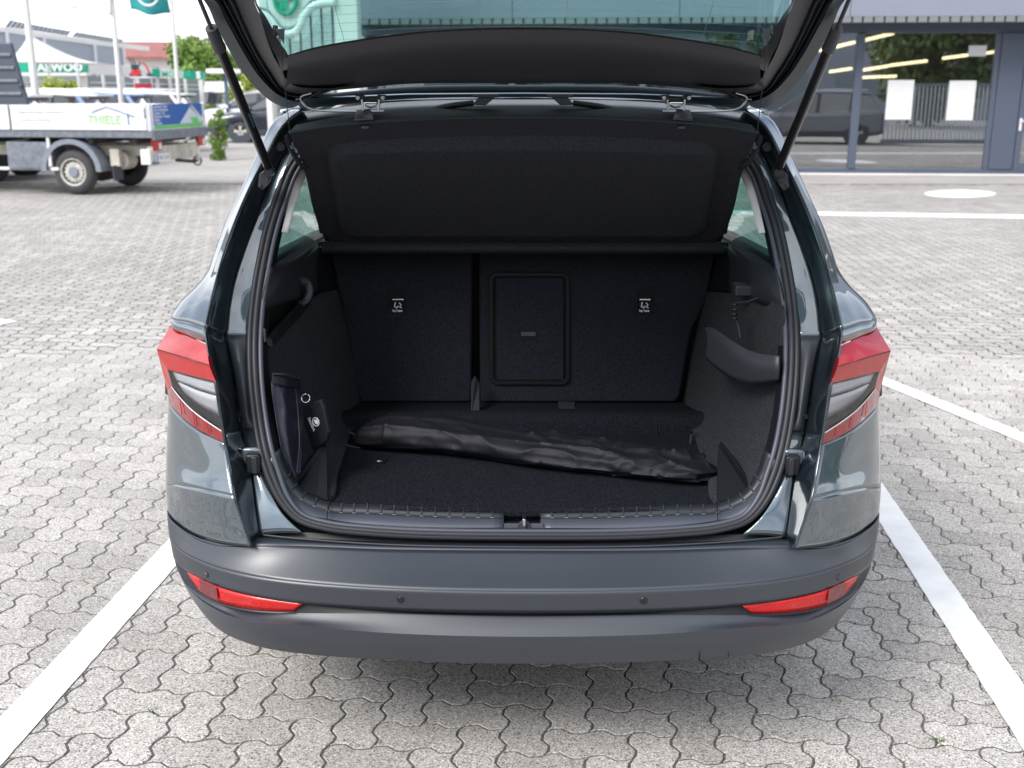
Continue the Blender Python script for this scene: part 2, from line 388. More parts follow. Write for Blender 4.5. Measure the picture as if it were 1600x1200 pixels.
# painted lines
m_line = mat('line_paint', (.84, .84, .83), rough=.7, var=(9, .07), bump=(60, .4, .003))
def line(name, a, b, wd, jag=.0016, z=PAV_Z + .004):
    a = Vector(a); b = Vector(b); d = b - a; n = max(4, int(d.length / .04)); u = d.normalized(); s_ = Vector((-u.y, u.x, 0)); vs = []
    for i in range(n + 1):
        p = a + d * (i / n); p.z = z
        vs += [p + s_ * (wd / 2 + rng.uniform(-jag, jag)), p - s_ * (wd / 2 + rng.uniform(-jag, jag))]
    return mk(name, vs, [(2 * i, 2 * i + 1, 2 * i + 3, 2 * i + 2) for i in range(n)], m_line, kind='structure')
def gp(px, py):
    p = PZ(px, py, PAV_Z); return Vector((p.x, p.y, 0))
def line_px(name, l0, l1, r0, r1, ext0=0, ext1=0):
    """edges seen in the photograph: left edge l0-l1, right edge r0-r1"""
    A0, A1, B0, B1 = gp(*l0), gp(*l1), gp(*r0), gp(*r1)
    m0 = (A0 + B0) / 2; m1 = (A1 + B1) / 2; d = (m1 - m0).normalized()
    nrm = Vector((-d.y, d.x, 0)); wd = (abs((A0 - m0).dot(nrm)) + abs((B0 - m0).dot(nrm)) + abs((A1 - m1).dot(nrm)) + abs((B1 - m1).dot(nrm))) / 2
    print('LINE', name, m0, m1, wd); return line(name, m0 - d * ext0, m1 + d * ext1, wd)
line_px('parking_line', (265, 843), (0, 1122), (277, 882), (2, 1198), ext0=3.0, ext1=1.2)
line_px('parking_line', (1369, 811), (1600, 1171), (1410, 800), (1600, 1075), ext0=3.0, ext1=1.2)
line_px('bay_line', (1382, 589), (1600, 679), (1376, 602), (1600, 692), ext0=2.2, ext1=1.5)
line_px('lane_line', (1278, 331), (1600, 336), (1278, 337), (1600, 342), ext0=1.5, ext1=6)
line_px('bay_line', (-300, 560), (13, 497), (-300, 574), (15, 504), 0, 0)
pc = [gp(1500 + 56 * math.cos(t), 303 + 6.5 * math.sin(t)) + Vector((0, 0, PAV_Z + .004)) for t in [2 * PI * k / 40 for k in range(40)]]
mk('painted_circle', pc, [tuple(range(40))], m_line, kind='structure')

# weeds in the joints and a few dry bits
m_weed = mat('weed_green', (.10, .17, .03), rough=.7); m_dry = mat('dry_leaf', (.34, .24, .13), rough=.8)
wv = []; wf = []
for px, py, n in ((1470, 1160, 26), (234, 1112, 14), (1302, 1098, 12), (640, 1168, 8), (1120, 1120, 8), (150, 905, 8), (1510, 870, 10)):
    c_ = PZ(px, py, PAV_Z - .004)
    for k in range(n):
        b_ = c_ + Vector((rng.gauss(0, .012), rng.gauss(0, .006), 0)); a_ = rng.uniform(0, 6.28); l_ = rng.uniform(.006, .014)
        d_ = Vector((math.cos(a_), math.sin(a_), rng.uniform(.5, 1.4))) * l_; e_ = Vector((-math.sin(a_), math.cos(a_), 0)) * .0016; q = len(wv)
        wv += [b_ - e_, b_ + e_, b_ + d_ * .6 + e_, b_ + d_, b_ + d_ * .6 - e_]; wf.append((q, q + 1, q + 2, q + 3, q + 4))
wo_ = mk('joint_weeds', wv, wf, m_weed, ground, kind='stuff')
dv = []; df = []
for px, py in ((770, 1182), (1212, 1143), (905, 1120), (520, 1090), (1390, 1010), (120, 1010), (1080, 1180), (1560, 960), (310, 1150)):
    c_ = PZ(px, py, PAV_Z + .002); a_ = rng.uniform(0, 6.28); u = Vector((math.cos(a_), math.sin(a_), .25)) * rng.uniform(.004, .009); v_ = Vector((-math.sin(a_), math.cos(a_), -.1)) * .004; q = len(dv)
    dv += [c_ - u, c_ - v_, c_ + u, c_ + v_]; df.append((q, q + 1, q + 2, q + 3))
mk('dry_bits', dv, df, m_dry, ground, kind='stuff')
# ================================================================== THE CAR WITH ITS TAILGATE OPEN
car = thing('parked_car', 'dark teal-grey estate car seen from behind with its tailgate raised and empty boot open', 'car', (0, 4.4, 0), world=True)
H = lambda x, y, z: Vector((x, y, z))
# ---- quarter panel above the lamp (shoulder + D-pillar skin)
both('rear_pillar', [
    [H(-.655, 3.5, 1.585), (455, 172, 3.08), (463, 171, 3.05), (472, 172, 3.02)],
    [H(-.70, 3.5, 1.55), (428, 189, 3.08), (433, 192, 3.05), (441, 196, 3.01)],
    [H(-.735, 3.5, 1.47), (400, 243, 3.06), (404, 247, 3.02), (411, 252, 2.98)],
    [H(-.765, 3.5, 1.40), (376, 296, 3.00), (381, 297, 2.96), (389, 296, 2.90)],
    [H(-.79, 3.5, 1.33), (353, 345, 2.94), (359, 346, 2.88), (368, 345, 2.82)],
    [H(-.82, 3.5, 1.24), (337, 387, 2.90), (344, 389, 2.83), (352, 390, 2.76)],
    [H(-.86, 3.5, 1.17), (325, 420, 2.87), (334, 421, 2.78), (342, 422, 2.71)],
    [H(-.88, 3.5, 1.13), (309, 443, 2.84), (322, 446, 2.74), (336, 447, 2.67)],
    [H(-.89, 3.5, 1.10), (282, 470, 2.80), (305, 474, 2.69), (329, 477, 2.625)],
    [H(-.90, 3.5, 1.08), (266, 495, 2.75), (292, 502, 2.65), (321, 512, 2.57)]], m_paint, car, nu=6, nv=5, solid=.006)
both('pillar_lip', [
    [H(-.90, 3.5, 1.078), (266, 496, 2.749), (292, 503, 2.649), (321, 513, 2.569)],
    [H(-.895, 3.5, 1.05), (267, 509, 2.735), (292, 523, 2.635), (324, 537, 2.555)]], m_paint, car, nu=6, nv=2, vlin=True, solid=.004)
# ---- panel below the lamp, with its horizontal crease
both('quarter_panel', [
    [H(-.90, 3.4, .93), H(-.905, 2.95, .93), (266, 604, 2.70), (265, 629, 2.645), (285, 654, 2.57), (315, 676, 2.51), (352, 693, 2.46)],
    [H(-.91, 3.4, .84), H(-.912, 2.95, .84), (263, 650, 2.70), (267, 668, 2.62), (292, 690, 2.545), (320, 702, 2.49), (354, 711, 2.452)],
    [H(-.918, 3.4, .76), H(-.918, 2.95, .76), (260, 710, 2.68), (270, 722, 2.59), (298, 732, 2.52), (325, 741, 2.465), (360, 747, 2.425)],
    [H(-.92, 3.4, .70), H(-.92, 2.95, .70), (259, 755, 2.66), (272, 757, 2.56), (302, 761, 2.48), (332, 767, 2.43), (366, 775, 2.395)]], m_paint, car, nu=6, nv=5, solid=.006)
both('lower_quarter_panel', [
    [H(-.92, 3.4, .698), H(-.92, 2.95, .698), (259, 755.5, 2.66), (272, 757.5, 2.56), (302, 761.5, 2.48), (332, 767.5, 2.43), (366, 775.5, 2.395)],
    [H(-.912, 3.4, .65), H(-.912, 2.95, .65), (260, 777, 2.65), (276, 787, 2.56), (305, 801, 2.48), (341, 811, 2.425), (380, 817, 2.39)],
    [H(-.90, 3.4, .60), H(-.90, 2.95, .60), (262, 801, 2.64), (284, 825, 2.545), (316, 841, 2.47), (354, 850, 2.415), (393, 855, 2.38)]], m_paint, car, nu=6, nv=5, solid=.006)
# ---- gutter wall (the tailgate closes into it)
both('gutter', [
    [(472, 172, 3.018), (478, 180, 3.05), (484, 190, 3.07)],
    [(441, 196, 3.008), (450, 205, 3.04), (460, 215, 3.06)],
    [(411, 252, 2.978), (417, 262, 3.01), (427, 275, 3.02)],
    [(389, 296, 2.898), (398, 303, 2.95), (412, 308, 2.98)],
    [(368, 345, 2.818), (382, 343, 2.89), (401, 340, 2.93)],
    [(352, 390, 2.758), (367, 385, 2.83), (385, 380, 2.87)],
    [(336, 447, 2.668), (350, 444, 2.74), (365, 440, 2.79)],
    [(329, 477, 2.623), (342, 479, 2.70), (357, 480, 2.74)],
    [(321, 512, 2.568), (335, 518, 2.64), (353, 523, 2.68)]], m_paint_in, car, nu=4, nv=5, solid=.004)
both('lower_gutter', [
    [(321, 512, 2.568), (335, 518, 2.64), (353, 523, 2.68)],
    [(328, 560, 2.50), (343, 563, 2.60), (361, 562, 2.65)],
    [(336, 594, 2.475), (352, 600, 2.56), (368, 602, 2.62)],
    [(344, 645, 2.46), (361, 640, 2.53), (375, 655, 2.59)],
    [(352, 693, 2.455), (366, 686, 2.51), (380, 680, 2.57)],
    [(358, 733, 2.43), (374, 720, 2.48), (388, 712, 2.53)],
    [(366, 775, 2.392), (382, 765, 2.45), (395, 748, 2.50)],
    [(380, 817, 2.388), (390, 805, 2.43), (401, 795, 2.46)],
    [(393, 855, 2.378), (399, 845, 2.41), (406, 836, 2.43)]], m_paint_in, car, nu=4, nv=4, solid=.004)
# ---- inner face between gutter and seal: glossy top, duller matte patch, glossy foot
both('pillar_face', [
    [(484, 190, 3.068), (500, 192, 3.07), (520, 197, 3.07)],
    [(460, 215, 3.058), (470, 218, 3.06), (480, 222, 3.06)],
    [(427, 275, 3.018), (438, 262, 3.02), (450, 258, 3.02)],
    [(412, 308, 2.978), (425, 302, 2.982), (437, 296, 2.985)],
    [(401, 340, 2.928), (413, 340, 2.931), (426, 340, 2.935)],
    [(385, 380, 2.868), (399, 380, 2.872), (415, 380, 2.875)],
    [(365, 440, 2.788), (382, 440, 2.793), (399, 440, 2.797)],
    [(357, 480, 2.738), (374, 480, 2.742), (391, 482, 2.745)],
    [(353, 523, 2.678), (370, 523, 2.682), (386, 523, 2.685)]], m_paint, car, nu=4, nv=5, solid=.003)
both('matte_patch', [
    [(353, 523.5, 2.678), (370, 523.5, 2.682), (386, 523.5, 2.685)],
    [(361, 562, 2.648), (374, 562, 2.63), (387, 562, 2.648)],
    [(368, 602, 2.618), (379, 602, 2.60), (389, 602, 2.612)],
    [(375, 655, 2.588), (385, 650, 2.57), (394, 650, 2.58)],
    [(378, 671, 2.575), (387, 671, 2.56), (397, 671, 2.55)]], m_matte, car, nu=4, nv=4, solid=.003)
both('pillar_foot', [
    [(378, 671.5, 2.573), (388, 671.5, 2.56), (400, 671.5, 2.548)],
    [(383, 700, 2.548), (394, 700, 2.54), (406, 700, 2.53)],
    [(388, 712, 2.528), (398, 722, 2.52), (411, 728, 2.515)],
    [(395, 748, 2.498), (407, 752, 2.49), (422, 764, 2.485)],
    [(401, 795, 2.458), (420, 797, 2.455), (442, 803, 2.45)],
    [(406, 836, 2.43), (437, 833, 2.432), (473, 833, 2.432)]], m_paint, car, nu=5, nv=4, solid=.003)
for s in (1, -1):      # drain screws on the dull patch
    for q in ((357, 560, 2.66), (377, 647, 2.59)):
        p = W3(q); p = p if s == 1 else mir(p)
        MB().cyl(p + V(0, .004, 0), p - V(0, .012, 0), .005).build('plug', m_void, car)
    # round grommet at the top of the pillar
    p = W3((438, 229, 3.03)); p = p if s == 1 else mir(p)
    m_ = MB().cyl(p + V(0, .01, 0), p - V(0, .006, 0), .013, .012, 20); m_.cyl(p - V(0, .006, 0), p - V(0, .012, 0), .006, .006, 16)
    m_.build('grommet', m_rub, car)
    # buffer box beside the seal
    a = W3((398, 719, 2.52)); a = a if s == 1 else mir(a); a -= V(0, .012, 0)
    bx_ = MB(); bx_.box(a + V(-.004 * s, .004, .002), (.052, .02, .070)); fr = bx_.build('buffer_seat', m_paint, car, bevel=.008, seg=3)
    b2 = MB().box(a + V(.003 * s, -.010, 0), (.036, .024, .050)).build('buffer', m_blk, fr, bevel=.006, seg=3)
    MB().box(a + V(.008 * s, -.024, .0), (.014, .010, .044)).build('buffer_pad', m_rub, fr, bevel=.003)

# ---- rubber seal round the opening, two beads and an inner trim bead
def opening(pts, top):
    P = [W3(p) for p in pts]; half = P; return [mir(p) for p in reversed(half)], half
outer = [(520, 205, 3.05), (478, 224, 3.04), (449, 262, 3.025), (431, 308, 2.975), (416, 355, 2.905), (404, 410, 2.828), (395, 465, 2.758), (390, 530, 2.673), (391, 590, 2.613), (397, 650, 2.56), (407, 705, 2.51), (419, 745, 2.485), (438, 783, 2.462), (466, 812, 2.445), (510, 826, 2.435), (570, 833, 2.43), (660, 838, 2.428), (817, 840, 2.425)]
def ring(off, dy):
    L_ = []
    Po = [W3(p) for p in outer]
    ctr = V(0, 2.7, 1.1)
    for i, p in enumerate(Po):
        a = Po[max(i - 1, 0)]; b = Po[min(i + 1, len(Po) - 1)]
        t = (b - a).normalized(); inn = V(ctr.x - p.x, 0, ctr.z - p.z); inn = (inn - t * inn.dot(t)).normalized()
        k_ = .5 + .5 * max(0, min(1, (p.z - .64) / .10)); L_.append(p + inn * off * k_ + V(0, dy, 0))
    full = L_ + [mir(p) for p in reversed(L_[:-1])]
    return cat(full, 5)
MB().tube(ring(.0, 0), .0075, 10).build('door_seal', m_rub, car, smooth=60)
MB().tube(ring(.013, .001), .0080, 10).build('door_seal', m_rub, car, smooth=60)
MB().tube(ring(.027, .006), .0065, 10).build('opening_trim', m_sill, car, smooth=60)
# trim ring behind the seal
r0 = ring(.026, .008); r1 = ring(.029, .03); r2 = ring(.034, .06)
n_ = len(r0)
mk('opening_lining', r0 + r1 + r2, [(k * n_ + i, k * n_ + i + 1, (k + 1) * n_ + i + 1, (k + 1) * n_ + i) for k in range(2) for i in range(n_ - 1)], m_blk, car, 60)

# ---- bumper: rows from the sill step down to the lower edge
bx = car
def brow(P): return P
R0 = [H(-.915, 3.4, .612), (261, 799, 2.62), (280, 823, 2.55), (330, 846, 2.45), (404, 839, 2.44), (470, 841, 2.435), (605, 846, 2.43), (817, 848, 2.43)]
R0b = [H(-.915, 3.4, .610), (261, 801, 2.618), (280, 825, 2.545), (332, 851, 2.445), (400, 852, 2.40), (470, 853, 2.40), (605, 858, 2.398), (817, 860, 2.396)]
R1 = [H(-.925, 3.4, .53), (264, 833, 2.60), (278, 856, 2.52), (310, 875, 2.445), (362, 893, 2.38), (440, 907, 2.335), (605, 920, 2.305), (817, 925, 2.30)]
R2 = [H(-.92, 3.4, .46), (270, 866, 2.585), (292, 893, 2.49), (342, 916, 2.395), (399, 931, 2.35), (474, 943, 2.325), (605, 953, 2.31), (817, 958, 2.305)]
def mkrows(*r): return r
both_b = []
def bump_part(name, rows, mat_, **k):
    # rows run corner -> centre; mirrored and joined into one strip over the full width
    full = []
    for r in rows:
        Lh = [W3(p) for p in r]; Lh[-1].x = 0
        if Lh[0].y > 3.3: Lh.insert(1, V(Lh[0].x * .35 + Lh[1].x * .65 - .006, 2.86, Lh[0].z * .35 + Lh[1].z * .65))
        full.append(Lh + [mir(p) for p in reversed(Lh[:-1])])
    return grid(name, full, mat_, car, **k)
b1 = bump_part('bumper_step', [R0, R0b], m_bump, nu=8, nv=2, solid=.003)
b2 = bump_part('bumper_top', [R0b, [H(-.92, 3.4, .57), (262, 816, 2.61), (278, 841, 2.535), (322, 863, 2.445), (384, 873, 2.39), (455, 880, 2.368), (605, 889, 2.352), (817, 893, 2.348)], R1], m_bump, nu=8, nv=5, solid=.003)
b3 = bump_part('bumper_band', [R1, R2], m_bump, nu=8, nv=5, solid=.003)
R2g = [H(-.905, 3.4, .455), (274, 866, 2.600), (295, 893, 2.510), (344, 916, 2.410), (400, 931, 2.365), (474, 944, 2.340), (605, 954, 2.325), (817, 959, 2.320)]
R3 = [H(-.91, 3.4, .45), (273, 872, 2.590), (291, 911, 2.500), (334, 941, 2.415), (384, 956, 2.370), (464, 958, 2.335), (605, 959, 2.320), (817, 963, 2.315)]
b4 = bump_part('bumper_groove', [R2, R2g, R3], m_blk, nu=8, nv=3, ulin=False, vlin=True)
R3b = [H(-.915, 3.4, .44), (275, 878, 2.579), (296, 919, 2.484), (338, 949, 2.404), (386, 964, 2.354), (458, 969, 2.322), (605, 976, 2.302), (817, 981, 2.294)]
R4 = [H(-.925, 3.4, .42), (278, 886, 2.562), (301, 926, 2.467), (343, 955, 2.387), (390, 972, 2.337), (455, 976, 2.307), (605, 989, 2.287), (817, 995, 2.280)]
b5 = bump_part('bumper_lip', [R3, R3b, R4], m_bump, nu=8, nv=3)
R4b = [H(-.915, 3.4, .37), (284, 900, 2.562), (309, 945, 2.467), (347, 972, 2.392), (395, 990, 2.340), (457, 1000, 2.312), (605, 1012, 2.294), (817, 1017, 2.287)]
R5 = [H(-.90, 3.4, .33), (292, 915, 2.572), (320, 962, 2.477), (350, 989, 2.412), (400, 1009, 2.362), (460, 1020, 2.332), (605, 1031, 2.312), (817, 1037, 2.304)]
R6 = [H(-.82, 3.4, .31), H(-.80, 2.75, .31), H(-.76, 2.66, .31), H(-.70, 2.58, .31), H(-.60, 2.52, .31), H(-.50, 2.48, .31), H(-.3, 2.46, .31), H(0, 2.45, .31)]
b6 = bump_part('lower_bumper', [R4, R4b, R5], m_bump, nu=8, nv=4)
b7 = bump_part('bumper_underside', [R5, R6], m_blk, nu=8, nv=2)
# dark slip of plastic between the sill seal and the bumper step
bump_part('sill_skirt', [[(404, 833, 2.452), (470, 832, 2.452), (605, 838, 2.45), (817, 841, 2.45)], [(404, 840, 2.442), (470, 842, 2.442), (605, 848, 2.44), (817, 850, 2.44)]], m_blk, nu=6, nv=1)
# load lip scuff line
MB().tube(cat([W3((412, 836, 2.428)), W3((470, 842, 2.42)), W3((605, 851, 2.41)), W3((817, 855, 2.405)), mir(W3((605, 851, 2.41))), mir(W3((470, 842, 2.42))), mir(W3((412, 836, 2.428)))], 8), .0022, 6).build('load_lip', m_gry, car)
# parking sensors, tow-eye cover, reflectors
for q, r_ in (((626, 936, 2.306), .0095), ((322, 898, 2.425), .0085)):
    for s in (1, -1):
        p = W3(q); n_v = V(0, -1, .12).normalized() if q[0] > 500 else V(-.75, -1, .05).normalized()
        if s == -1: p = mir(p); n_v = mir(n_v)
        m_ = MB().cyl(p + n_v * -.012, p + n_v * .002, r_, r_, 20)
        m_.cyl(p + n_v * .002, p + n_v * .0032, r_ * .78, r_ * .6, 20)
        m_.build('parking_sensor', m_blk if q[0] > 500 else m_bump, car)
tow = [W3(p) + V(0, -.004, 0) for p in ((1092, 1029, 2.318), (1094, 1013, 2.310), (1102, 1008, 2.308), (1128, 1006, 2.315), (1136, 1009, 2.316), (1138, 1024, 2.326))]
MB().tube([p + V(0, -.001, 0) for p in tow], .0013, 6).build('tow_eye_cover', m_void, car)
for mrr in (False, True):
    rf_ = grid('reflector', [[(292, 894, 2.488), (310, 903, 2.445), (342, 918, 2.397), (399, 933, 2.352), (440, 939, 2.338), (472, 944, 2.327)],
                       [(297, 904, 2.486), (312, 923, 2.442), (343, 941, 2.398), (392, 952, 2.358), (432, 955, 2.342), (459, 954.5, 2.334)]], m_refl, car, nu=5, nv=3, mirror=mrr, solid=.006)
    clr = grid('clear_section', [[(311, 904.5, 2.438), (325, 911, 2.418), (338, 917, 2.396)], [(313, 922, 2.436), (327, 932, 2.414), (341, 939, 2.394)]], m_redd, rf_, nu=4, nv=2, mirror=mrr)
    grid('reflector_rim', [[(459, 955.5, 2.333), (432, 956, 2.341), (392, 953, 2.357), (343, 942, 2.397), (312, 924, 2.441), (296, 905, 2.485)],
                       [(463, 957.5, 2.331), (432, 958, 2.339), (391, 955, 2.355), (341, 944, 2.395), (309, 926, 2.439), (294, 907, 2.483)]], m_blk, rf_, nu=5, nv=1, mirror=mrr)

# ---- tail lamps
for mrr in (False, True):
    lamp = grid('tail_lamp', [[H(-.905, 2.98, 1.045), (266, 510, 2.735), (293, 525, 2.635), (324, 539, 2.55)],
                          [H(-.915, 2.98, 1.035), (245, 545, 2.62), (286, 557, 2.545), (327, 570, 2.478)]], m_red, car, nu=6, nv=4, vlin=True, ulin=True, mirror=mrr)
    grid('lamp_bar', [[(245, 546, 2.62), (286, 558, 2.545), (327, 571, 2.478)], [(252, 562, 2.614), (292, 573, 2.54), (332, 584, 2.474)], [(262, 577, 2.60), (299, 587, 2.535), (337, 596, 2.468)]], m_red, lamp, nu=5, nv=3, mirror=mrr)
    grid('lamp_edge', [[(324, 539, 2.55), (331, 566, 2.49), (338, 595, 2.468)], [(324, 539, 2.548), (327, 570, 2.477), (337, 596, 2.466)]], m_redd, lamp, nu=4, nv=1, mirror=mrr)
    grid('lamp_side', [[H(-.915, 2.98, 1.034), (245, 546, 2.62)], [H(-.918, 2.98, .98), (261, 609, 2.64)], [H(-.915, 2.98, .93), (264, 629, 2.648)]], m_red, lamp, nu=3, nv=3, mirror=mrr)
    grid('lamp_bar', [[(245, 546, 2.62), (253, 562, 2.612), (262, 577, 2.60)], [(254, 580, 2.63), (260, 586, 2.618), (266, 592, 2.60)], [(261, 609, 2.64), (264, 606, 2.62), (269, 604, 2.60)]], m_red, lamp, nu=3, nv=3, mirror=mrr)
    grid('lamp_bar', [[(261, 607, 2.64), (268, 604, 2.602), (281, 621, 2.565), (298, 639, 2.53), (320, 656, 2.495), (346, 673, 2.463)],
                      [(264, 629, 2.645), (273, 640, 2.61), (288, 655, 2.565), (308, 670, 2.52), (328, 681, 2.49), (352, 692, 2.458)]], m_redm, lamp, nu=5, nv=4, mirror=mrr)
    grid('lamp_line', [[(268, 603.5, 2.600), (281, 620, 2.563), (298, 638, 2.528), (320, 655, 2.493), (346, 672.5, 2.461)],
                      [(268, 605.5, 2.600), (281, 622.5, 2.563), (298, 640.5, 2.528), (320, 657.5, 2.493), (346, 674.5, 2.461)]], m_lgrey, lamp, nu=5, nv=1, mirror=mrr)
    for (x0_, y0_, x1_, y1_, Y_) in ((281, 623, 284, 649, 2.560), (301, 643, 305, 667, 2.518), (322, 659, 327, 679, 2.484)):
        a_, b_ = W3((x0_, y0_, Y_)), W3((x1_, y1_, Y_)); a_, b_ = (mir(a_), mir(b_)) if mrr else (a_, b_)
        MB().tube([a_, b_], .0011, 5).build('lens_rib', m_refl, lamp)
    grid('lamp_ridge', [[(246, 546.5, 2.617), (286, 558, 2.541), (328, 571, 2.474)], [(246, 548.5, 2.617), (286, 560, 2.541), (328, 573, 2.474)]], m_redm, lamp, nu=4, nv=1, mirror=mrr)
    grid('lamp_bowl', [[(258, 568, 2.66), (300, 580, 2.60), (339, 590, 2.53)], [(258, 615, 2.68), (300, 640, 2.60), (348, 680, 2.52)]], m_lampin, lamp, nu=4, nv=4, mirror=mrr)
    # silvered reflectors behind the clear window
    grid('lamp_mirror', [[(270, 581, 2.605), (300, 590, 2.565), (336, 599, 2.50)], [(276, 594, 2.60), (303, 606, 2.575), (339, 617, 2.51)]], m_silver, lamp, nu=5, nv=3, mirror=mrr, solid=.003)
    grid('lamp_mirror', [[(278, 598, 2.58), (303, 609, 2.555), (339, 620, 2.49)], [(290, 617, 2.60), (310, 634, 2.575), (342, 650, 2.51)]], m_silver, lamp, nu=5, nv=3, mirror=mrr, solid=.003)
    grid('lamp_window', [[(262, 577, 2.60), (299, 587, 2.535), (338, 596, 2.468)], [(265, 590, 2.60), (300, 612, 2.53), (341, 634, 2.464)], [(269, 604, 2.60), (298, 639, 2.53), (346, 673, 2.463)]], m_clear, lamp, nu=5, nv=5, mirror=mrr)
    # black frame at the inner edge
    grid('lamp_rim', [[(337, 596, 2.466), (340, 597, 2.47)], [(341, 634, 2.462), (345, 636, 2.466)], [(346, 673, 2.461), (351, 680, 2.462)]], m_gry, lamp, nu=1, nv=4, mirror=mrr)

# ---- sill plate with its ribs
SB = [(440, 700, 2.53), (452, 737, 2.52), (474, 766, 2.51), (514, 784, 2.50), (580, 788, 2.497), (680, 793, 2.495), (787, 796, 2.494)]
SM = [(429, 708, 2.505), (442, 748, 2.496), (466, 778, 2.486), (512, 799, 2.478), (580, 803, 2.475), (680, 808, 2.473), (787, 810, 2.472)]
SF = [(422, 718, 2.495), (435, 761, 2.478), (460, 797, 2.46), (510, 819, 2.449), (580, 824, 2.446), (680, 829, 2.444), (787, 831, 2.443)]
for mrr in (False, True):
    grid('sill_plate', [SB, SM], m_ribs, car, nu=6, nv=2, vlin=True, mirror=mrr, solid=.004)
    grid('sill_front', [[(a, b + .6, c) for a, b, c in SM], SF], m_sill, car, nu=6, nv=2, vlin=True, mirror=mrr, solid=.004)
    sb = cat([W3(p) for p in SB], 24); sm = cat([W3(p) for p in SM], 24)
    # ribs: thin raised slats at even steps, bright nib at the foot of each
    acc = 0; step = .0285; nr = 0
    for i in range(1, len(sb)):
        acc += (sb[i] - sb[i - 1]).length
        if acc > step and i > 26:
            acc = 0; a = sb[i] + V(0, 0, .0015); b = sm[i] + V(0, 0, .0015); u = (sb[i] - sb[i - 1]).normalized() * .0016
            if mrr: a, b, u = mir(a), mir(b), mir(u)
            a2 = a + (b - a) * .05; b2 = a + (b - a) * .9
            m_ = MB(); m_.prism([a2 - u, b2 - u, b2 + u, a2 + u], V(0, 0, .0018)); m_.build('rib', m_ribs, car, smooth=None)
            c_ = a + (b - a) * 1.0; u2 = u * 2.6
            if nr % 1 == 0: MB().prism([c_ - u2, c_ - u2 + V(0, -.0010, -.0004), c_ + u2 + V(0, -.0010, -.0004), c_ + u2], V(0, 0, .0010)).build('rib_nib', m_nib, car, smooth=None)
            nr += 1
    # joint between centre plate and corner
    a = W3((514, 783, 2.499)); b = W3((512, 799, 2.458)); c_ = W3((511, 816, 2.454))
    if mrr: a, b, c_ = mir(a), mir(b), mir(c_)
    MB().tube([a + V(0, -.001, .001), b + V(0, -.002, .001), c_ + V(0, -.002, 0)], .0012, 6).build('joint', m_void, car)
# latch recess in the middle of the sill
pz = lambda x, y, Y: W3((x, y, Y))
rec = MB()
A_ = [pz(787, 797, 2.494), pz(850, 797, 2.494), pz(850, 828, 2.45), pz(787, 828, 2.45)]
for k in (0, 2): A_[k] = A_[k]
d_ = V(0, .01, -.05)
lo = [p + d_ for p in A_]
rec.add(A_ + lo, [(0, 1, 5, 4), (1, 2, 6, 5), (3, 0, 4, 7), (4, 5, 6, 7)])
rcs = rec.build('latch_recess', m_blk, car, smooth=None)
MB().prism([pz(788, 819, 2.453), pz(849, 819, 2.453), pz(850, 828.5, 2.449), pz(787, 828.5, 2.449)], V(0, .008, 0)).build('recess_front', m_sill, rcs, smooth=None, bevel=.001)
MB().box(pz(819, 818, 2.455) + V(0, 0, .0), (.008, .03, .034)).build('latch', m_steel, rcs, bevel=.002)
MB().prism([pz(808, 822, 2.449), pz(813, 815, 2.450), pz(825, 815, 2.450), pz(830, 822, 2.449), pz(830, 828, 2.447), pz(808, 828, 2.447)], V(0, .006, 0)).build('latch_cover', m_gry, rcs, smooth=None, bevel=.001)

# ---- boot floor and its far riser
fz = .662
fl = [PZ(x, y, fz) for x, y in ((512, 790), (817, 797), (1122, 790), (1106, 730), (1090, 681), (545, 681), (528, 730))]
fl = [V(-.475, 2.485, fz), V(.475, 2.485, fz), V(.475, 2.56, fz), V(.53, 2.80, fz), V(.53, 3.09, fz), V(-.53, 3.09, fz), V(-.53, 2.80, fz), V(-.475, 2.56, fz)]
MB().prism([p - V(0, 0, .02) for p in fl], V(0, 0, .02)).build('boot_floor', m_carp, car, smooth=None, bevel=.004)
mk('floor_base', [(-.62, 2.46, .60), (.62, 2.46, .60), (.62, 3.5, .60), (-.62, 3.5, .60)], [(0, 1, 2, 3)], m_void, car)
def bump_row(y, Y, x0, x1): return [(x0, y, Y), ((x0 + x1) / 2, y, Y), (x1, y, Y)]
grid('floor_riser', [[V(-.55, 3.088, .655), V(0, 3.088, .655), V(.55, 3.088, .655)], [V(-.55, 3.10, .700), V(0, 3.10, .703), V(.55, 3.10, .700)], [V(-.55, 3.13, .715), V(0, 3.13, .717), V(.55, 3.13, .715)], [V(-.57, 3.22, .700), V(0, 3.22, .700), V(.57, 3.22, .700)], [V(-.58, 3.42, .672), V(0, 3.42, .672), V(.58, 3.42, .672)]], m_carp, car, nu=6, nv=4, smooth=60)
a = W3((1024, 648, 3.128)); b = W3((1026, 682, 3.085))
MB().tube([a + V(0, -.003, .002), W3((1025, 660, 3.098)) + V(0, -.004, 0), b + V(0, -.002, .002)], .0018, 6).build('carpet_joint', m_void, car)

